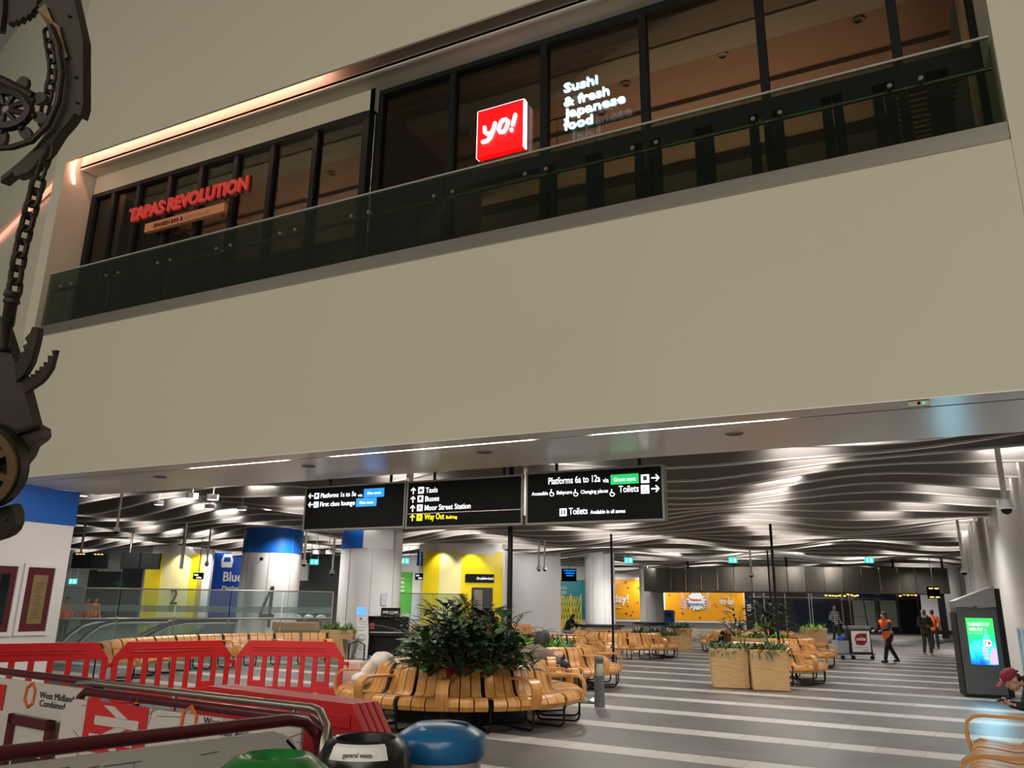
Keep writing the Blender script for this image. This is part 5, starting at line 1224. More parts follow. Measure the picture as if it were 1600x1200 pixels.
# round bright downlights in left ceiling
MDL = mat('lit_downlight', (1, 1, 1), .4, em=(1, .97, .92), es=3)
fl = None
for px, py in ((157, 772), (128, 775), (248, 789), (327, 795), (378, 797), (300, 779), (332, 781), (494, 865), (514, 865)):
    dep = 18 if py < 785 else 22
    if py > 850: dep = 30
    a = D(px, py, dep)
    t = thing('round_downlight', 'bright round downlight in the wavy ceiling at left', 'downlight', a, 0, 'bright round downlights')
    if fl is None:
        fl = MB().lathe([(0, 0), (.11, 0), (.12, .01), (0, .012)], n=20).build('lens', MDL, t, smooth=True); fc = MB().lathe([(.12, .0), (.13, .0), (.13, .12), (.012, .12), (.012, .9), (0, .9)], n=20).build('housing', M_white, t, smooth=True)
    else:
        for w_ in (fl, fc): q = w_.copy(); COL.objects.link(q); q.parent = t
    t.location.z = min(a.z, 4.3)

# ------------------------------------------------------------------ piano, totem, small bin
p = G(604, 1027); t = thing('piano', 'black upright piano with music stand beside white column', 'piano', (p.x, p.y, 0), YAW)
s = depth_of(p)/FPX
MB().box((0, .1, .62), (1.28, .42, 1.16)).build('case', M_black, t, bevel=.02)
MB().box((0, -.22, .70), (1.24, .34, .10)).build('key_bed', M_black, t, bevel=.01); MB().box((0, -.22, .765), (1.05, .16, .02)).build('keys', M_paper, t)
MB().box((0, .0, 1.23), (1.34, .5, .05)).build('lid', M_black, t, bevel=.01)
for x in (-.56, .56): MB().box((x, -.33, .34), (.08, .09, .66)).build('leg', M_black, t)
MB().box((.05, .02, 1.38), (.62, .03, .28), 0, Matrix.Rotation(-.25, 3, 'X')).build('music_stand', M_black, t)
m = MB(); text(m, 'WELCOME', (.05, -.03, 1.33), XA, Vector((0, .25, 1)), .09, .5, .002, .02, center=True); m.build('lettering', M_paper, t)
MB().box((-.5, -.125, .95), (.14, .01, .2)).build('sticker', mat('red_sticker', (.4, .03, .05), .5), t)
p = G(562, 1029); t = thing('feedback_totem', 'slim white feedback totem with blue screen and smiley faces', 'kiosk', (p.x, p.y, 0), YAW)
hgt = D(562, 948, depth_of(p)).z; sw = 17*depth_of(p)/FPX
m = MB(); N = 8; vs = [(-sw/2+.03*sin(i/N*pi)*1.5-(.10*i/N), 0, hgt*i/N) for i in range(N+1)]; 
m.prism([(x+.05, 0, z) for x, y, z in vs]+[(x+sw+.05, 0, z) for x, y, z in vs[::-1]], (0, .1, 0)); m.build('body', M_white, t)
MB().box((-.04, -.01, hgt-.14), (sw*.8, .02, .24)).build('screen', mat('blue_screen', (.05, .3, .9), .4, em=(.12, .36, .95), es=1.1), t)
m = MB()
for z in (.62, .36):
    m.tube([(.03+.10*cos(a), -.01, z+.10*sin(a)) for a in [i*pi/8 for i in range(16)]], .006, 5, closed=True)
    for x in (-.03, .03): m.ell((.03+x, -.01, z+.03), (.008, .004, .012), 6)
    sg = 1 if z > .5 else -1
    m.tube([(.03+.05*cos(a), -.01, z-.01-(0 if sg > 0 else .05)-sg*.05*sin(a)) for a in [.5+i*.3 for i in range(8)]], .005, 5)
m.build('smiley_print', M_ink, t)
m = MB()
for i, s_ in enumerate(('How was', 'your', 'experience', 'today?')): text(m, s_, (.0, -.012, 1.08-i*.085), XA, ZA, .045, None, .001, 0, center=True)
m.build('lettering', mat('print_grey', (.3, .3, .32), .5), t)
m = MB(); m.ell((-.04, -.012, hgt-.36), (.05, .004, .035), 8); m.build('red_mark', mat('red_sticker2', (.7, .05, .02), .5), t)
p = G(545, 1030); t = thing('steel_bin', 'small steel bin at foot of the white column', 'bin', (p.x, p.y, 0)); MB().lathe([(0, .02), (.16, .02), (.27, .55), (.25, .58), (0, .56)], n=24).build('bowl', M_steel, t, smooth=True); MB().lathe([(.25, .56), (.275, .58), (.275, .6), (.25, .6)], n=24).build('rim', M_steel, t)

# ------------------------------------------------------------------ bollard and litter
p = G(937, 1105); t = thing('bollard', 'grey timber bollard bound with tape beside the sleeper bench', 'bollard', (p.x, p.y, 0))
hh = D(940, 1027, depth_of(p)).z
prof = [(0, 0), (.092, 0), (.088, .2), (.082, .5), (.078, hh*.72), (.085, hh*.8), (.072, hh*.88), (.088, hh*.95), (.07, hh), (0, hh)]
MB().lathe(prof, n=14).build('post', mat('weathered_grey', (.085, .09, .082), .7, noise=.4, nscale=14, bump=.4), t, smooth=True)
MB().lathe([(.084, hh*.62), (.092, hh*.7), (.088, hh*.8), (.083, hh*.86)], n=14, a0=-1.8, a1=-.3).build('tape_label', mat('peeling_label', (.32, .34, .28), .6), t)
p = G(915, 1098); t = thing('litter', 'crumpled white and green paper on floor beside bollard', 'litter', (p.x, p.y, 0)); random.seed(61)
for nm, m_, dx in (('white_paper', M_paper, 0), ('green_wrapper', mat('wrapper_green', (.05, .28, .12), .4), -.08)):
    m = MB(); N = 6; vs = [(-.22+.44*i/N+dx, -.14+.28*j/N, .01+random.random()*.09) for i in range(N+1) for j in range(N+1)]
    m.add(vs, [(i*(N+1)+j, (i+1)*(N+1)+j, (i+1)*(N+1)+j+1, i*(N+1)+j+1) for i in range(N) for j in range(N)]); o = m.build(nm, m_, t); o.scale = (.7 if dx else 1, .7, 1)

# ------------------------------------------------------------------ advertising kiosk
pL = G(1512, 1089); pR = G(1576, 1092); wd = (pR-pL).length*1.03
t = thing('advertising_kiosk', 'tall slanted grey kiosk with green and blue lit advert screen', 'kiosk', (pL.x, pL.y, 0), math.atan2(pR.y-pL.y, pR.x-pL.x))
dk = depth_of(pL); hb = D(1493, 949, dk).z; ht = D(1560, 915, dk).z
dp = .75
MB().mm((0, 0, .05), (wd, dp, hb)).build('body', mat('kiosk_grey', (.055, .057, .060), .4), t, bevel=.015)
MB().prism([(-.02, -.02, hb+.01), (wd, -.02, hb+.01), (wd, -.02, ht), (-.02, -.02, hb+.13)], (0, dp, 0)).build('canopy', mat('kiosk_light_grey', (.22, .22, .225), .35, metal=.3), t, bevel=.01)
MB().mm((-.03, .02, .02), (-.005, dp-.05, hb-.1)).build('side_cheek', M_darkframe, t); MB().mm((wd+.0, .0, .02), (wd+.10, dp, ht-.05)).build('side_cheek', M_black, t)
MB().mm((.02, .02, 0), (wd-.02, dp-.02, .05)).build('plinth', M_black, t)
MB().mm((wd*.43, -.03, hb+.005), (wd*.53, -.015, hb+.03)).build('lens', M_black, t)
def kiosk_img():
    m = bpy.data.materials.new('advert_screen'); m.use_nodes = True; nt = m.node_tree; b = nt.nodes['Principled BSDF']
    tc = nt.nodes.new('ShaderNodeTexCoord'); n = nt.nodes.new('ShaderNodeTexNoise'); n.inputs['Scale'].default_value = 2.4; n.inputs['Detail'].default_value = 2; n.inputs['Distortion'].default_value = 1.2
    sp = nt.nodes.new('ShaderNodeSeparateXYZ'); nt.links.new(tc.outputs['Generated'], sp.inputs[0]); nt.links.new(tc.outputs['Generated'], n.inputs['Vector'])
    a = nt.nodes.new('ShaderNodeMath'); a.operation = 'MULTIPLY_ADD'; nt.links.new(n.outputs['Fac'], a.inputs[0]); a.inputs[1].default_value = .55; 
    nt.links.new(sp.outputs[2], a.inputs[2])
    r = nt.nodes.new('ShaderNodeValToRGB'); e = r.color_ramp.elements
    e[0].position = .28; e[0].color = (.0, .08, .55, 1); e[1].position = 1.15 if False else 1.0; e[1].color = (.03, .62, .10, 1)
    for p_, c_ in ((.45, (.0, .42, .75, 1)), (.6, (.05, .60, .62, 1)), (.75, (.0, .45, .25, 1))): x = e.new(p_); x.color = c_
    nt.links.new(a.outputs[0], r.inputs[0]); nt.links.new(r.outputs[0], b.inputs['Emission Color']); b.inputs['Emission Strength'].default_value = 1.5; nt.links.new(r.outputs[0], b.inputs['Base Color'])
    return m
sx0, sx1, sz0, sz1 = wd*.20, wd*.86, D(1530, 1039, dk).z, D(1530, 966, dk).z
MB().mm((sx0, -.012, sz0), (sx1, .0, sz1)).build('advert_screen', kiosk_img(), t)
W_ = sx1-sx0; H_ = sz1-sz0
m = MB(); text(m, "SUMMER'S UP", (sx0+W_*.07, -.016, sz0+H_*.83), XA, ZA, H_*.07, W_*.78, .002, .03); text(m, 'WITH 7UP', (sx0+W_*.07, -.016, sz0+H_*.72), XA, ZA, H_*.07, W_*.52, .002, .03)
text(m, 'serve ice cold today', (sx0+W_*.07, -.016, sz0+H_*.665), XA, ZA, H_*.018, W_*.5, .001, .0); m.build('lettering', mat('advert_pale', (.8, 1, .9), .5, em=(.6, 1, .75), es=1.3), t)
m = MB(); cx_ = sx0+W_*.68; 
m.prism([(cx_+x*W_, -.014, sz0+H_*z) for x, z in ((-.13, .1), (.14, .1), (.16, .45), (.13, .58), (.04, .68), (.04, .78), (-.04, .78), (-.04, .68), (-.13, .58), (-.15, .45))], (0, -.002, 0)); m.build('bottle_print', mat('advert_bottle', (.1, .6, .5), .5, em=(.10, .55, .50), es=1.2), t)
m = MB(); m.prism([(cx_+x*W_, -.0165, sz0+H_*z) for x, z in ((-.14, .40), (.15, .40), (.15, .53), (-.14, .53))], (0, -.002, 0)); m.build('bottle_label', mat('advert_white', (1, 1, 1), .5, em=(.95, .95, .95), es=1.1), t)
m = MB(); text(m, '7', (cx_-.10*W_, -.019, sz0+H_*.43), XA, ZA, H_*.075, None, .001, .03); m.build('bottle_digit', mat('advert_green', (0, .3, .1), .5, em=(0, .25, .08), es=1), t)
m = MB(); m.ell((cx_+.07*W_, -.019, sz0+H_*.465), (.055*W_, .001, .055*W_), 10); m.build('bottle_dot', mat('advert_red', (.8, .02, .03), .5, em=(.8, .02, .03), es=1), t)
m = MB()
for i in range(4): m.tube([(cx_-W_*(.22-.01*i), -.016, sz0+H_*(.36-.07*i)), (cx_-W_*.02, -.016, sz0+H_*(.34-.07*i))], .022, 6)
m.prism([(cx_+x*W_, -.0165, sz0+H_*z) for x, z in ((.0, .02), (.30, .02), (.30, .34), (.16, .38), (.06, .2))], (0, -.002, 0)); m.build('hand_print', mat('advert_hand', (.7, .45, .8), .5, em=(.62, .42, .75), es=1.), t)
lamp('AREA', (pL.x+wd*.5, pL.y-.15, 1.15), (pL.x+.1, pL.y-4, 0), 12, (.35, .75, 1.0), .5, .8, name='screen_glow')
# glass case at far right edge
p = D(1600, 1000, 15); t = thing('glass_case', 'edge of blue tinted glass case right of the kiosk', 'display case', (p.x+.35, p.y, 0)); MB().mm((-.4, -.3, .1), (.4, .3, 1.35)).build('case', M_cglass, t); 
m = MB()
for x in (-.4, .4):
    for y in (-.3, .3): m.mm((x-.015, y-.015, 0), (x+.015, y+.015, 1.37))
m.build('frame', mat('pale_blue_frame', (.35, .48, .58), .3), t); MB().mm((-.42, -.32, .0), (.42, .32, .1)).build('base', M_steel, t)
# wall screen right of shops
p = D(1474, 965, 42); o = MB().box((0, 0, 1.5), (.35, .15, 2.4)).build('poster_case', M_screen); o.location = (p.x, p.y, 0); tag(o, 'tall dark poster case on wall behind man in orange', 'display case')

# ------------------------------------------------------------------ trolley
p = G(1348, 1031); dt = depth_of(p); t = thing('luggage_trolley', 'caged service trolley with white panel and crimson disc beside orange vest person', 'trolley', (p.x, p.y, 0), YAW+.05)
u = dt/FPX; w_ = 33*u; h1 = 1.0*(1030-985)*u
MB().mm((-w_/2, 0, .20), (w_/2, .45, h1)).build('bin_body', mat('trolley_navy', (.02, .025, .04), .5), t, bevel=.02)
MB().mm((-w_/2-.03, -.03, h1), (w_/2+.03, .48, h1+.12)).build('lid', mat('trolley_grey', (.16, .18, .22), .4), t, bevel=.02)
MB().mm((-w_/2+.04, -.015, .26), (w_/2-.04, 0, h1-.03)).build('printed_panel', M_paper, t)
m = MB(); m.ell((0, -.02, h1*.68), (w_*.30, .005, h1*.20), 20); m.mm((w_*.05, -.022, h1*.75), (w_*.3, -.017, h1*.88)); m.mm((-w_*.26, -.022, h1*.50), (-w_*.05, -.017, h1*.6)); m.build('logo_disc', mat('print_crimson', (.25, .01, .03), .5), t)
m = MB(); text(m, 'mitie', (0, -.03, h1*.64), XA, ZA, h1*.11, w_*.46, .002, .03, center=True); m.build('lettering', M_paper, t)
m = MB(); text(m, 'the exceptional, every day', (-w_*.34, -.02, h1*.40), XA, ZA, .03, w_*.66, .001, .0); m.mm((w_*.05, -.02, h1*.31), (w_*.3, -.017, h1*.33)); m.build('lettering', mat('print_crimson', (.25, .01, .03), .5), t, label='small crimson lettering')
m = MB()
for x in (-w_/2-.02, w_/2+.02): m.tube([(x, .0, .12), (x-.12, .05, h1+1.0)], .018, 6)
m.tube([(-w_/2-.14, .05, h1+1.0), (w_/2-.10, .05, h1+1.0)], .018, 6); m.tube([(-w_/2-.08, .03, h1+.45), (w_/2-.04, .03, h1+.45)], .012, 6); m.build('frame', M_darkframe, t, smooth=True)
MB().mm((-w_/2-.45, .0, .16), (w_/2+.12, .5, .21)).build('deck', mat('trolley_deck', (.06, .065, .075), .5), t, bevel=.01)
for x in (-w_/2-.32, -w_/2+.05, w_/2): MB().lathe([(0, -.02), (.07, -.02), (.075, 0), (.07, .03), (0, .03)], (x, .02, .075), 16, axis=Matrix.Rotation(pi/2, 3, 'X')).build('wheel', M_black, t, smooth=True)
tb = thing('plastic_tub', 'pale plastic tub riding on the left end of trolley', 'tub', (p.x, p.y, .21), YAW+.05)
MB().add([(-w_/2-.43, .05, 0), (-w_/2-.06, .05, 0), (-w_/2-.06, .42, 0), (-w_/2-.43, .42, 0), (-w_/2-.48, .0, .42), (-w_/2-.05, .0, .42), (-w_/2-.05, .47, .42), (-w_/2-.48, .47, .42)], [(0, 3, 2, 1), (0, 1, 5, 4), (1, 2, 6, 5), (2, 3, 7, 6), (3, 0, 4, 7)]).build('tub', mat('pale_plastic', (.40, .42, .48), .5), tb)
tb2 = thing('blue_container', 'blue container sitting in the pale tub on trolley', 'container', (p.x, p.y, .24), YAW+.05); MB().lathe([(0, 0), (.13, 0), (.15, .38), (.12, .50), (.05, .54), (0, .54)], (-w_/2-.22, .22, 0), 16).build('body', mat('container_blue', (.01, .06, .35), .4), tb2, smooth=True)
MB().tube([(-w_/2-.28, .22, .52), (-w_/2-.22, .22, .60), (-w_/2-.16, .22, .52)], .012, 6).build('handle', M_black, tb2)

# ------------------------------------------------------------------ iron sculpture at the left edge
SD = 5.6
def Sp(px, py, dd=0.): return D(px, py, SD+dd)
SF = _fw*.10
t = thing('iron_sculpture', 'dark riveted iron mechanical sculpture cut by the left edge', 'sculpture', Vector((Sp(-20, 600).x, Sp(-20, 600).y, 0)))
def plate(name, pts, th=.10, m_=None, dd=0.): return MB().prism([Sp(x, y, dd) for x, y in pts], _fw*th).build(name, m_ or M_rust, t, world=True, bevel=.006)
plate('curved_arm', [(58, 8), (88, -20), (112, -20), (120, 15), (130, 60), (130, 165), (125, 182), (116, 178), (108, 190), (92, 208), (75, 235), (45, 270), (22, 277), (20, 270), (0, 286), (0, 276), (30, 252), (56, 228), (82, 190), (94, 150), (98, 110), (92, 70), (75, 35)], .11)
plate('arm_flange', [(60, 15), (70, 8), (104, 88), (101, 90), (93, 40)], .05, M_bronze, -.03)
plate('upper_tooth_plate', [(12, -20), (60, -20), (57, 10), (50, 17), (47, 24), (44, 22), (40, 29), (36, 26), (31, 34), (27, 31), (22, 37), (18, 34), (13, 39), (8, 30)], .06)
MB().tube([Sp(x, y, -.05) for x, y in ((-10, 232), (20, 230), (50, 220), (75, 195), (90, 160), (96, 115), (90, 70), (78, 40))], .022, 8).build('inner_rim', M_rust, t, smooth=True, world=True)
# pierced flower gear
c0 = (8, 170); m = MB()
m.tube([Sp(c0[0]+38*cos(a), c0[1]+28*sin(a)) for a in [i*pi/10 for i in range(20)]], .04, 6, closed=True)
m.build('gear_ring', M_rust, t, smooth=True, world=True)
for i in range(9):
    a = 2*pi*i/9+.3; x, y = c0[0]+56*cos(a), c0[1]+44*sin(a); MB().prism([Sp(x+13*cos(q)*cos(a)-9*sin(q)*sin(a), y+13*cos(q)*sin(a)+9*sin(q)*cos(a)) for q in [j*pi/6 for j in range(12)]], _fw*.04).build('gear_petal', M_rust, t, world=True)
    MB().tube([Sp(c0[0]+8*cos(a), c0[1]+6*sin(a)), Sp(c0[0]+50*cos(a), c0[1]+38*sin(a))], .022, 6).build('gear_spoke', M_rust, t, world=True)
MB().tube([Sp(-20, 115), Sp(10, 128), Sp(52, 150)], .03, 6).build('connecting_rod', M_rust, t, world=True)
MB().tube([Sp(5, -20), Sp(4, 20), Sp(0, 50)], .04, 6).build('column_rod', M_rust, t, world=True)
# chain
chain = [(75, 55), (77, 72), (80, 88), (82, 104), (81, 120), (78, 136), (75, 152), (71, 170), (66, 188), (80, 222), (76, 238), (70, 254), (64, 270), (58, 290), (53, 309), (48, 328), (43, 347), (38, 367), (33, 388), (29, 409), (25, 430), (23, 450)]
for i, (x, y) in enumerate(chain):
    x2, y2 = chain[min(i+1, len(chain)-1)]; x1_, y1_ = chain[max(i-1, 0)]
    dx, dy = x2-x1_, y2-y1_; l = math.hypot(dx, dy); dx /= l; dy /= l; hl = 13 if i > 12 else 10.5; hw = 8 if i > 12 else 5.5
    cc = Sp(x, y, .19 if i < 10 else 0.); ax = (_rt*dx-_up*dy); sd = ax.cross(_fw) if i % 2 == 0 else (_fw*.8+ax.cross(_fw)*.6)
    u = SD/FPX; pts = [cc+ax*(hl*u*(abs(cos(a))**.6)*(1 if cos(a) > 0 else -1))+sd.normalized()*(hw*u*(abs(sin(a))**.7)*(1 if sin(a) > 0 else -1)) for a in [k*pi/7+.01 for k in range(14)]]
    MB().tube(pts, .014 if i <= 12 else .019, 7, closed=True).build('chain_link', M_rust, t, smooth=True, world=True)
MB().tube([Sp(21, 455), Sp(19, 462), Sp(19, 466), Sp(18, 472), Sp(17, 476), Sp(12, 508), Sp(11, 512), Sp(6, 545)], [.052, .056, .046, .056, .042, .042, .030, .030], 14).build('chain_anchor', M_rust, t, smooth=True, world=True)
# toothed jaws
plate('toothed_jaw', [(88, 547), (84, 562), (80, 577), (70, 592), (62, 600), (50, 608), (38, 615), (34, 603), (34, 593), (38, 596), (40, 588), (46, 594), (47, 584), (53, 590), (54, 578), (60, 584), (61, 572), (68, 577), (67, 565), (74, 568), (74, 555), (82, 556), (80, 547)], .05, M_rust)
plate('toothed_jaw', [(60, 513), (58, 530), (53, 550), (48, 568), (38, 585), (24, 598), (22, 570), (32, 560), (30, 552), (37, 548), (35, 540), (42, 536), (38, 528), (46, 520), (50, 510)], .07, M_rust, -.03)
plate('leg_casing', [(-30, 480), (2, 505), (20, 560), (35, 600), (52, 665), (65, 672), (66, 684), (62, 690), (48, 700), (42, 715), (30, 730), (-30, 760)], .12, mat('dark_umber_plate', (.045, .034, .026), .5, metal=.5, noise=.3, nscale=7, bump=.15), .05)
MB().tube([Sp(-20, 545, .04), Sp(18, 548, .04)], .012, 6).build('casing_seam', M_black, t, world=True)
MB().tube([Sp(22, 677, .03), Sp(50, 668, .03), Sp(62, 664, .03)], .02, 6).build('casing_seam', M_rust, t, world=True)
# bronze wheel
wc = (-26, 727); WR = 67
def ring(r0, r1, dd, th, m_, nm, n_=40):
    mb = MB(); vs = []
    for k in range(n_):
        a = 2*pi*k/n_
        for rr, d_ in ((r0, dd), (r1, dd), (r1, dd+th), (r0, dd+th)): vs.append(Sp(wc[0]+rr*cos(a), wc[1]+rr*sin(a), 0)+_fw*d_)
    fs = [(k*4+i, k*4+(i+1) % 4, ((k+1) % n_)*4+(i+1) % 4, ((k+1) % n_)*4+i) for k in range(n_) for i in range(4)]
    return mb.add(vs, fs).build(nm, m_, t, smooth=True, world=True)
ring(54, WR, -.12, .14, M_bronze, 'wheel_rim'); ring(WR, WR+3, -.08, .1, M_rust, 'wheel_tyre'); ring(10, 32, -.12, .14, M_bronze, 'wheel_hub'); ring(0.5, 60, -.03, .03, M_rust, 'wheel_web')
for k in range(8):
    a = 2*pi*k/8+.35; MB().box(Sp(wc[0]+43*cos(a), wc[1]+43*sin(a))-_fw*.08, (.13, .05, .05), 0, (Matrix((_rt, _up, _fw)).transposed()) @ Matrix.Rotation(-a, 3, 'Z')).build('wheel_spoke', M_bronze, t, world=True)
plate('lower_bracket', [(-20, 800), (10, 790), (18, 792), (23, 805), (23, 820), (18, 832), (10, 840), (0, 845), (-20, 850)], .12, M_rust)
random.seed(71)
m = MB()
for x, y in ((118, 120), (108, 25), (52, 690), (50, 575), (30, 820), (8, 812), (120, 160), (60, 250)): m.ell(Sp(x, y, -.01), (.012,)*3, 6)
m.build('rivet', M_rust, t, world=True)
# ------------------------------------------------------------------ people
def solid(parts, voxel, name, m_, parent, smooth_it=6, ang=None):
    """parts: list of ('c',a,b,ra,rb) capsules, ('e',c,(rx,ry,rz),M) ellipsoids -> one continuous remeshed surface"""
    m = MB()
    for p in parts:
        if p[0] == 'c': m.cap(p[1], p[2], p[3], p[4], 12)
        else: m.ell(p[1], p[2], 16, p[3] if len(p) > 3 else None)
    me = bpy.data.meshes.new('tmp'); me.from_pydata(m.v, [], m.f); o = bpy.data.objects.new('tmp', me); COL.objects.link(o)
    bm = bmesh.new(); bm.from_mesh(me); bmesh.ops.recalc_face_normals(bm, faces=bm.faces); bm.to_mesh(me); bm.free()
    r = o.modifiers.new('r', 'REMESH'); r.mode = 'VOXEL'; r.voxel_size = voxel; r.use_smooth_shade = True
    s = o.modifiers.new('s', 'SMOOTH'); s.factor = .5; s.iterations = smooth_it
    dg = bpy.context.evaluated_depsgraph_get(); me2 = bpy.data.meshes.new_from_object(o.evaluated_get(dg)); bpy.data.objects.remove(o)
    me2.name = name; me2.materials.clear(); me2.materials.append(m_)
    for p in me2.polygons: p.use_smooth = True
    q = bpy.data.objects.new(name, me2); COL.objects.link(q); q.parent = parent; return q
V = Vector
def hand_parts(w, d, s=1., curl=.5, side=1, palm_n=None):
    """hand at wrist w pointing along d; returns capsules: palm, four fingers, thumb"""
    d = V(d).normalized(); n = V(palm_n) if palm_n else V((0, -1, .2)); n = (n-d*n.dot(d)).normalized(); a = d.cross(n)*side
    out = []; P = []
    for i in range(4):
        b = V(w)+a*((i-1.5)*.020*s); k = b+d*.085*s; out.append(('c', b+d*.01*s, k, .013*s, .011*s)); P.append(k)
    for i, (k, L) in enumerate(zip(P, (.068, .078, .072, .056))):
        f1 = k+(d*cos(curl)+n*sin(curl))*L*.55*s; f2 = f1+(d*cos(curl*2.1)+n*sin(curl*2.1))*L*.45*s
        out += [('c', k, f1, .0095*s, .0088*s), ('c', f1, f2, .0088*s, .0075*s)]
    tb = V(w)-a*.028*s+d*.02*s; t1 = tb+(d*.75-a*.55+n*.35).normalized()*.045*s; t2 = t1+(d*.9-a*.05+n*.4).normalized()*.034*s
    out += [('c', tb, t1, .013*s, .011*s), ('c', t1, t2, .011*s, .0085*s)]
    return out
def head_parts(c, f, s=1., up=(0, 0, 1)):
    f = V(f).normalized(); up = V(up).normalized(); sd = f.cross(up).normalized(); up = sd.cross(f).normalized(); M = Matrix((sd, f, up)).transposed(); c = V(c)
    E_ = lambda x, y, z, r: ('e', c+(M @ V((x, y, z)))*s, V(r)*s, M)
    return [E_(0, -.01, .03, (.077, .095, .095)), E_(0, .02, -.045, (.058, .07, .075)), E_(0, .045, -.09, (.035, .035, .028)),
            E_(0, .095, -.012, (.012, .018, .026)), E_(0, .104, -.026, (.017, .014, .011)), E_(.033, .076, .032, (.026, .014, .010)), E_(-.033, .076, .032, (.026, .014, .010)),
            E_(0, .088, -.056, (.024, .010, .007)), E_(0, .084, -.07, (.020, .010, .007)), E_(.079, -.005, -.01, (.010, .020, .032)), E_(-.079, -.005, -.01, (.010, .020, .032))], M
def face_bits(t, c, M, s=1.):
    c = V(c)
    m = MB(); k = MB()
    for x in (-.031, .031): m.ell(c+(M @ V((x, .083, .010)))*s, V((.013, .008, .009))*s, 8, M); k.ell(c+(M @ V((x, .0895, .010)))*s, V((.006, .004, .006))*s, 8, M)
    m.build('eyes', mat('eye_white', (.7, .68, .65), .3), t, smooth=True); k.build('pupils', M_ink, t, smooth=True)
def mir(p): return p
def person(label, loc, rz, J, cols, s=1., vox=.012, skin=None, extra=None, hair=None):
    """J: joints dict (local, facing -Y). cols: top, trousers, shoes materials"""
    t = thing('person', label, 'person', loc, rz); sk = skin or M_skin
    hp, M = head_parts(J['head'], J.get('face', (0, -1, 0)), 1.0, J.get('hup', (0, 0, 1)))
    b = list(hp); b.append(('c', J['neck'], V(J['head'])-V((0, 0, .04)), .055, .050))
    b += [('e', V(J['chest']), (.155, .105, .17), J.get('cM')), ('c', J['pelvis'], J['chest'], .125, .13), ('e', V(J['pelvis']), (.155, .115, .11))]
    for q in 'LR':
        b += [('c', J['sh'+q], J['el'+q], .052, .042), ('c', J['el'+q], J['wr'+q], .040, .028), ('c', J['chest'], J['sh'+q], .09, .058),
              ('c', J['hip'+q], J['kn'+q], .080, .056), ('c', J['kn'+q], J['an'+q], .054, .038), ('c', J['pelvis'], J['hip'+q], .1, .09)]
        hd = V(J['wr'+q])-V(J['el'+q]); hd = V(J.get('hd'+q, hd)); b += hand_parts(V(J['wr'+q]), hd, 1.0, J.get('curl', .5), 1 if q == 'L' else -1, J.get('pn'))
        to = V(J.get('toe'+q, (0, -1, 0))); b.append(('c', V(J['an'+q])-ZA*.03, V(J['an'+q])+to*.13-ZA*.045, .035, .028))
    solid(b, vox, 'body', sk, t, 3)
    face_bits(t, J['head'], M)
    top = [('e', V(J['chest'])+V((0, 0, .0)), (.185, .135, .20), J.get('cM')), ('c', V(J['pelvis'])+V(J.get('hem', (0, 0, -.06))), J['chest'], .155, .150), ('e', V(J['pelvis'])+V(J.get('hem', (0, 0, -.06)))*.6, (.18, .14, .10)), ('c', J['neck'], J['chest'], .075, .13)]
    for q in 'LR': top += [('c', J['sh'+q], J['el'+q], .072, .060), ('c', J['el'+q], V(J['el'+q]).lerp(V(J['wr'+q]), .93), .058, .044), ('c', J['chest'], J['sh'+q], .11, .076)]
    solid(top, vox, 'jacket', cols[0], t)
    tr = [('e', V(J['pelvis']), (.168, .13, .11))]
    for q in 'LR': tr += [('c', J['pelvis'], J['hip'+q], .12, .105), ('c', J['hip'+q], J['kn'+q], .100, .072), ('c', J['kn'+q], V(J['kn'+q]).lerp(V(J['an'+q]), .92), .072, .060)]
    solid(tr, vox, 'trousers', cols[1], t)
    for q in 'LR':
        to = V(J.get('toe'+q, (0, -1, 0))).normalized(); a = V(J['an'+q]); s_ = [('c', a-to*.05-ZA*.045, a+to*.15-ZA*.055, .045, .036), ('c', a, a+to*.02-ZA*.04, .048, .045)]
        solid(s_, vox*.8, 'shoe', cols[2], t)
    if extra: extra(t, J, M)
    if hair: solid(hair(V(J['head']), M), vox*.8, 'hair', mat('dark_hair', (.012, .009, .008), .6), t, 3)
    return t, M
def short_hair(c, M): return [('e', c+M @ V((0, -.018, .05)), (.086, .10, .088), M), ('e', c+M @ V((0, -.055, -.01)), (.078, .06, .08), M)]
def stand(h=1.7, lean=0.):
    k = h/1.75
    return dict(head=(0, -.02-lean, 1.63*k), neck=(0, .0-lean*.8, 1.48*k), chest=(0, .0-lean*.6, 1.27*k), pelvis=(0, 0, .97*k), hipL=(.09, 0, .92*k), hipR=(-.09, 0, .92*k), knL=(.10, -.02, .50*k), knR=(-.10, -.02, .50*k), anL=(.10, .02, .09), anR=(-.10, .02, .09),
                shL=(.19, .0-lean*.7, 1.40*k), shR=(-.19, .0-lean*.7, 1.40*k), elL=(.25, .02, 1.12*k), elR=(-.25, .02, 1.12*k), wrL=(.24, -.10, .88*k), wrR=(-.24, -.10, .88*k))
M_navy = mat('navy_cloth', (.012, .014, .024), .8); M_blk = mat('black_cloth', (.007, .007, .008), .85); M_shoe = mat('black_shoe', (.008, .008, .008), .5)
M_hivis = mat('hivis_orange', (.92, .13, .015), .7); M_refl = mat('reflective_tape', (.55, .55, .5), .4)
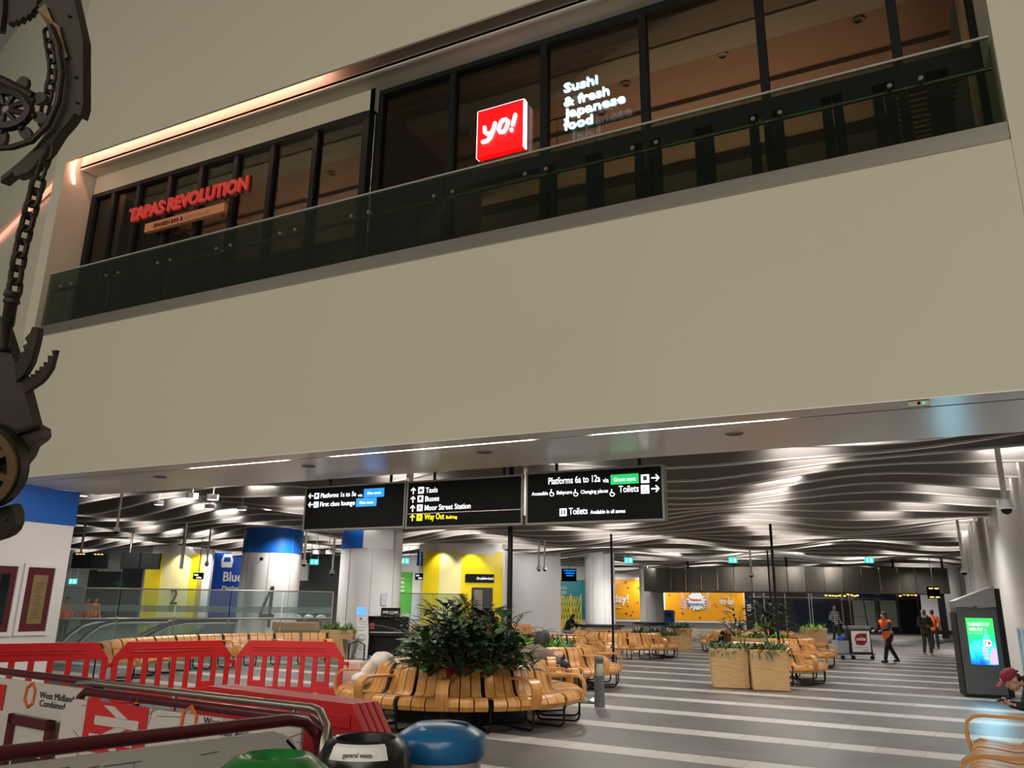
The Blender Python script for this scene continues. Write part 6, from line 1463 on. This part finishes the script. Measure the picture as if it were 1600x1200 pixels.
# --- attendant pushing the trolley (seen from the back right, walking to the left)
p = G(1392, 1035); hh = 1.58
J = stand(1.60, .10); J.update(hipL=(.09, 0, .84), hipR=(-.09, 0, .84), knL=(.09, -.20, .46), anL=(.09, -.30, .09), knR=(-.10, .14, .47), anR=(-.10, .40, .10), elL=(.24, -.20, 1.07), wrL=(.17, -.42, 1.02), elR=(-.24, -.20, 1.07), wrR=(-.17, -.42, 1.02), pn=(0, 0, -1), curl=.9)
def vest(t, J, M):
    solid([('e', V(J['chest']), (.20, .152, .20)), ('c', V(J['pelvis'])-ZA*.10, J['chest'], .172, .166), ('c', J['neck'], J['chest'], .082, .14), ('c', J['chest'], J['shL'], .12, .085), ('c', J['chest'], J['shR'], .12, .085)], .012, 'hi_vis_vest', M_hivis, t)
    for z, k in ((.98, 1.0),): 
        m = MB(); m.lathe([(.19, -.02), (.192, .02)], (0, -.02, z), 24); o = m.build('reflective_band', M_refl, t, smooth=True); 
def cap_hair(c, M): return short_hair(c, M)+[('e', c+M @ V((0, -.03, .06)), (.09, .11, .08), M), ('e', c+M @ V((0, -.06, -.06)), (.08, .05, .09), M)]
person('person in orange vest and black trousers pushing the trolley', (p.x, p.y, 0), YAW-pi/2+.35, J, (M_navy, M_blk, M_shoe), extra=vest, hair=cap_hair)
# --- plaid man
p = G(1308, 1008); J = stand(1.92); J.update(knL=(.10, -.08, .54), anL=(.10, -.10, .09), anR=(-.1, .12, .10), wrL=(.15, -.26, 1.05), wrR=(-.15, -.26, 1.05))
def plaid():
    m = mat('plaid_cloth', (.02, .02, .02), .9); nt = m.node_tree; b_ = nt.nodes['Principled BSDF']; tc = nt.nodes.new('ShaderNodeTexCoord'); sp = nt.nodes.new('ShaderNodeSeparateXYZ'); nt.links.new(tc.outputs['Object'], sp.inputs[0])
    outs = []
    for i, pr in ((0, .10), (2, .10)):
        a = nt.nodes.new('ShaderNodeMath'); a.operation = 'ADD'; nt.links.new(sp.outputs[i], a.inputs[0]); a.inputs[1].default_value = 10.; d = nt.nodes.new('ShaderNodeMath'); d.operation = 'MODULO'; nt.links.new(a.outputs[0], d.inputs[0]); d.inputs[1].default_value = pr; l = nt.nodes.new('ShaderNodeMath'); l.operation = 'LESS_THAN'; nt.links.new(d.outputs[0], l.inputs[0]); l.inputs[1].default_value = .025; outs.append(l)
    mx = nt.nodes.new('ShaderNodeMath'); mx.operation = 'MAXIMUM'; nt.links.new(outs[0].outputs[0], mx.inputs[0]); nt.links.new(outs[1].outputs[0], mx.inputs[1])
    c = nt.nodes.new('ShaderNodeMix'); c.data_type = 'RGBA'; c.inputs['A'].default_value = (.012, .012, .014, 1); c.inputs['B'].default_value = (.22, .22, .22, 1); nt.links.new(mx.outputs[0], c.inputs['Factor']); nt.links.new(c.outputs['Result'], b_.inputs['Base Color']); return m
person('person in black and white plaid jacket walking behind the benches', (p.x, p.y, 0), YAW+.3, J, (plaid(), M_blk, M_shoe), skin=M_skin2, hair=short_hair)
# --- hooded man
p = G(1451, 1024); J = stand(1.72); J.update(knL=(.08, -.10, .50), anL=(.07, -.14, .09), anR=(-.10, .10, .10), elL=(.26, -.05, 1.12), wrL=(.05, -.25, 1.10), elR=(-.26, -.05, 1.12), wrR=(-.05, -.25, 1.10), curl=.9, hem=(0, 0, -.10))
M_olive = mat('olive_cloth', (.045, .042, .026), .9); M_olive2 = mat('olive_trousers', (.06, .052, .036), .9)
def hood(t, J, M): solid([('e', V(J['head'])+M @ V((0, -.03, .04)), (.10, .10, .12), M), ('c', V(J['head'])+V((0, .05, -.08)), J['neck'], .09, .10)], .012, 'hood', mat('white_hood', (.62, .60, .56), .8), t); MB().ell(V(J['chest'])+V((.16, .10, .05)), (.10, .10, .22), 12).build('shoulder_bag', mat('grey_green_bag', (.10, .11, .08), .8), t, smooth=True)
person('person in white hood and olive clothes walking with arms folded, far right', (p.x, p.y, 0), YAW-.1, J, (M_olive, M_olive2, mat('grey_shoe', (.25, .24, .23), .6)), skin=M_skin2, extra=hood)
# --- orange coat man behind
p = G(1459, 1014); J = stand(1.72)
person('person in orange coat facing away behind the hooded person', (p.x+.1, p.y, 0), YAW+pi-.4, J, (mat('orange_coat', (.55, .085, .02), .7), M_blk, M_shoe), skin=M_skin2, hair=short_hair)
# --- hooded seated person far
p = D(886, 975, 36)
J = dict(head=(0, -.33, 1.16), face=(0, -.8, -.8), neck=(0, -.24, 1.06), chest=(0, -.10, .86), pelvis=(0, .05, .54), hipL=(.10, .02, .52), hipR=(-.10, .02, .52), knL=(.13, -.42, .52), knR=(-.13, -.42, .52), anL=(.12, -.42, .10), anR=(-.14, -.36, .10), shL=(.18, -.20, 1.0), shR=(-.18, -.20, 1.0), elL=(.20, -.40, .74), elR=(-.20, -.40, .74), wrL=(.07, -.50, .90), wrR=(-.07, -.50, .90), curl=.8, hem=(0, 0, .0))
def hood2(t, J, M): solid([('e', V(J['head'])+M @ V((0, -.035, .03)), (.105, .10, .12), M), ('c', V(J['head'])+V((0, .05, -.05)), J['neck'], .09, .10)], .012, 'hood', M_blk, t)
person('person in black hooded top bent over on the distant bench', (p.x, p.y, 0), YAW+.9, J, (M_blk, mat('pale_jeans', (.16, .19, .24), .8), M_shoe), extra=hood2)
# --- man in the red cap at the right edge, hunched on a seat
hc = D(1581, 1062, 9.4); hz = hc.z
base = V((hc.x, hc.y, 0)); rz = YAW-pi/2-.1     # faces left in the picture
def Lc(x, y, z): return (x, y, z)
J = dict(head=(0, 0, hz), face=(0, -1, -.75), hup=(0, -.5, 1), neck=(0, .15, hz-.02), chest=(0, .42, hz-.13), pelvis=(0, .80, .52), hipL=(.10, .76, .50), hipR=(-.10, .76, .50), knL=(.16, .30, .50), knR=(-.16, .30, .50), anL=(.16, .34, .09), anR=(-.16, .34, .09),
         shL=(.17, .28, hz-.10), shR=(-.17, .28, hz-.10), elL=(.20, .20, .56), elR=(-.20, .20, .56), wrL=(.07, -.02, .60), wrR=(-.07, -.02, .60), curl=.7, pn=(0, 0, 1), hem=(0, 0, 0), cM=Matrix.Rotation(radians(55), 3, 'X'))
M_cap = mat('maroon_cap', (.20, .015, .03), .8)
def cap(t, J, M):
    c = V(J['head'])
    solid([('e', c+M @ V((0, -.005, .062)), (.090, .108, .075), M)], .009, 'cap', M_cap, t)
    solid([('e', c+M @ V((0, .13, .045)), (.068, .075, .008), M @ Matrix.Rotation(-.15, 3, 'X'))], .006, 'cap_peak', M_cap, t, 2)
    MB().ell(c+M @ V((0, .104, .075)), (.016, .004, .018), 8, M).build('cap_badge', M_paper, t)
    MB().box(c+M @ V((0, -.112, .04)), (.06, .012, .02), 0, M).build('cap_strap', M_blk, t)
tt, M_ = person('person in maroon cap and black jacket hunched over a phone', base, rz, J, (M_blk, M_blk, M_shoe), vox=.009, extra=cap, hair=lambda c, M: [('e', c+M @ V((0, -.055, -.005)), (.078, .055, .065), M)])
o = MB().box((0, 0, 0), (.075, .15, .01)).build('phone', M_screen, bevel=.004); q = Matrix.Rotation(rz, 4, 'Z') @ V((0, -.13, .66)); o.location = base+q; o.rotation_euler = (.4, 0, rz); tag(o, 'dark phone held by the person in maroon cap', 'phone')
st = thing('stool_block', 'dark low seat under the person in maroon cap', 'seat', base+(Matrix.Rotation(rz, 3, 'Z') @ V((0, .85, 0))), rz); MB().box((0, 0, .36), (.6, .5, .08)).build('seat_pad', M_blk, st, bevel=.02)
for x in (-.25, .25): MB().box((x, 0, .16), (.05, .45, .32)).build('leg', M_black, st)
# --- coat covered sleeper on the second ring
sp_ = V((c2[0], c2[1], 0)); an = math.atan2(G(860, 1058).y-c2[1], G(860, 1058).x-c2[0])
def ring_pt(a, r, z): return V((c2[0]+r*cos(a), c2[1]+r*sin(a), z))
pc = D(858, 1045, 15.0); a0_ = math.atan2(pc.y-c2[1], pc.x-c2[0])
t = thing('person', 'person curled up asleep under grey brown coat on bench', 'person', ring_pt(a0_, 1.6, 0), a0_+pi/2)
# local: +x along the bench, -y outward
bd = [('e', (-.55, .12, .58), (.10, .10, .09)), ('c', (-.45, .15, .56), (-.05, .18, .58), .12, .14), ('c', (-.05, .18, .58), (.25, .0, .62), .12, .10), ('c', (.0, .1, .58), (.32, -.08, .70), .10, .08), ('c', (.32, -.08, .70), (.42, .0, .52), .07, .05), ('c', (.25, .0, .62), (.45, -.12, .56), .07, .05), ('c', (-.35, .05, .60), (-.1, -.14, .60), .05, .04), ('c', (-.1, -.14, .60), (.12, -.18, .56), .04, .03)]
bd += hand_parts(V((.12, -.18, .56)), V((1, -.1, -.1)), 1., .5, 1, (0, 0, -1))
solid(bd, .012, 'body', M_skin, t)
solid([('e', (-.30, .08, .66), (.34, .20, .15)), ('e', (-.02, .02, .68), (.26, .20, .16)), ('c', (-.1, .1, .78), (-.35, .15, .74), .12, .12), ('c', (.0, -.05, .70), (.26, -.12, .60), .13, .08)], .015, 'coat', mat('grey_brown_coat', (.13, .095, .07), .9, noise=.2), t)
solid([('c', (.0, .12, .60), (.36, -.06, .66), .12, .09), ('c', (.36, -.06, .66), (.40, .0, .50), .08, .07), ('c', (.1, .0, .55), (.42, -.14, .52), .10, .08)], .012, 'trousers', M_navy, t)
solid([('c', (.36, -.10, .49), (.20, -.22, .49), .045, .04)], .01, 'shoe', M_shoe, t); solid([('c', (.28, -.16, .49), (.24, -.18, .49), .047, .046)], .01, 'sock', mat('pink_sock', (.5, .16, .12), .8), t)
# --- person under white sheet at the left of the nearest ring, with bare feet showing below
pw = D(612, 1018, 12.2); a0_ = math.atan2(pw.y-c1[1], pw.x-c1[0])
t = thing('person', 'person wrapped in a white sheet slumped behind nearest bench', 'person', (pw.x-.18, pw.y-.17, 0), radians(160)+pi/2)
pt_ = D(610, 1023, depth_of(t.location)); 
solid([('e', (.03, .24, .81), (.09, .09, .10)), ('c', (0, .28, .56), (0, .24, .72), .13, .10), ('c', (.08, .2, .5), (.10, -.2, .48), .08, .06), ('c', (-.08, .2, .5), (-.10, -.2, .48), .08, .06), ('c', (.1, -.2, .48), (.1, -.22, .1), .05, .04), ('c', (-.1, -.2, .48), (-.1, -.22, .1), .05, .04)], .012, 'body', M_skin, t)
solid([('e', (.03, .24, .80), (.21, .17, .15)), ('e', (-.15, .14, .70), (.18, .17, .13)), ('c', (.1, .22, .86), (.26, .15, .66), .09, .08), ('c', (0, .25, .52), (0, .22, .78), .21, .17), ('c', (.08, .2, .50), (.12, -.22, .48), .12, .08), ('c', (-.08, .2, .52), (-.14, -.20, .50), .13, .09), ('e', (.26, .10, .56), (.2, .18, .10)), ('c', (.05, .1, .7), (.22, -.1, .52), .07, .05), ('c', (-.05, .1, .72), (-.25, -.05, .52), .06, .05)], .015, 'sheet', mat('white_sheet', (.60, .54, .50), .8, noise=.05, bump=.3, nscale=5), t)
pf = G(622, 1122); t = thing('person', 'person lying under nearest bench, only pale leg and foot visible', 'person', (pf.x, pf.y, 0), YAW)
bl = [('c', (-.62, .35, .10), (-.38, .15, .10), .07, .055), ('c', (-.38, .15, .10), (-.05, .0, .07), .052, .038), ('c', (-.05, 0, .06), (.13, -.05, .04), .034, .022), ('e', (-.75, .5, .13), (.16, .16, .11))]
for i in range(5): bl.append(('c', (.12, -.07+i*.017, .035), (.155-.006*abs(i-1), -.075+i*.018, .03), .011, .009))
solid(bl, .009, 'body', mat('pale_skin', (.40, .30, .24), .6), t)
# white supermarket bag next to sheeted person
p = V((c1[0]+2.35*cos(radians(172)), c1[1]+2.35*sin(radians(172)), 0)); t = thing('shopping_trolley', 'small white and black shopping trolley left of sheeted person', 'trolley', p, .3)
MB().box((0, 0, .45), (.36, .28, .5)).build('bag', mat('pale_pink_bag', (.6, .45, .42), .8, noise=.3), t, bevel=.04); MB().tube([(-.14, .14, .2), (-.14, .16, .95), (0, .16, 1.02), (.14, .16, .95), (.14, .14, .2)], .014, 8).build('handle', M_black, t, smooth=True)
for x in (-.15, .15): MB().lathe([(0, -.015), (.08, -.015), (.08, .015), (0, .015)], (x, .1, .08), 14, axis=Matrix.Rotation(pi/2, 3, 'Y')).build('wheel', M_black, t)
# --- far workers behind the glass screen
for lab, px, dep in (('distant worker in orange hi-vis at far left behind glass', 105, 34), ('distant worker in orange hi-vis right of the first', 136, 37), ('distant worker in orange hi-vis third from the left', 149, 39)):
    p = D(px, 944, dep); J = stand(1.72); person(lab, (p.x, p.y, 0), YAW+1, J, (M_hivis, M_navy, M_shoe), vox=.02, hair=short_hair)
# ------------------------------------------------------------------ sub-parts go under the part that carries them
NEST = {'screen_text': 'screen', 'cap_badge': 'cap', 'cap_strap': 'cap', 'cap_peak': 'cap', 'bottle_print': 'advert_screen', 'bottle_label': 'advert_screen', 'bottle_digit': 'advert_screen',
        'bottle_dot': 'advert_screen', 'hand_print': 'advert_screen', 'wheel_spoke': 'wheel_rim', 'wheel_hub': 'wheel_rim', 'wheel_web': 'wheel_rim', 'gear_petal': 'gear_ring', 'gear_spoke': 'gear_ring',
        'number_counter': 'number_4', 'panel_joint': 'shaft', 'lit_text': 'housing', 'running_figure': 'sign_box', 'keys': 'key_bed', 'eyes': 'body', 'pupils': 'body', 'reflective_band': 'hi_vis_vest',
        'frosted_band': 'glass_panel', 'foot_tag': 'foot', 'engraving': 'panel', 'star_print': 'poster_sheet', 'thumb': 'poster_sheet', 'starburst': 'poster_sheet', 'starburst_outline': 'poster_sheet',
        'thumb_outline': 'poster_sheet', 'logo_arrows': 'red_logo', 'edge_light': 'light_box', 'handrail_guide': 'handrail', 'logo_disc': 'printed_panel', 'slot': 'lid', 'sticker': 'lid', 'tape_label': 'post',
        'train_window': 'train_symbol', 'soil': 'tub', 'rim': 'tub', 'lens': 'housing', 'indicator': 'housing', 'dome': 'housing', 'casing_seam': 'leg_casing', 'arm_flange': 'curved_arm', 'mounting_bar': 'hanger'}
base_name = lambda o: o.name.split('.')[0]
for T_ in [o for o in COL.objects if o.parent is None and o.type == 'EMPTY']:
    kids = list(T_.children)
    for nm, host in list(NEST.items())+[('lettering', 'advert_screen'), ('lettering', 'printed_panel'), ('lettering', 'poster_sheet'), ('lettering', 'label_strip'), ('lettering', 'black_face')]:
        hosts = [k for k in kids if base_name(k) == host and k.rotation_euler.z == 0 and k.location.length == 0 and k.scale.x == 1]
        subs = [k for k in kids if base_name(k) == nm and k.parent == T_]
        if not hosts: continue
        for i, k in enumerate(subs): k.parent = hosts[i*len(hosts)//len(subs)]
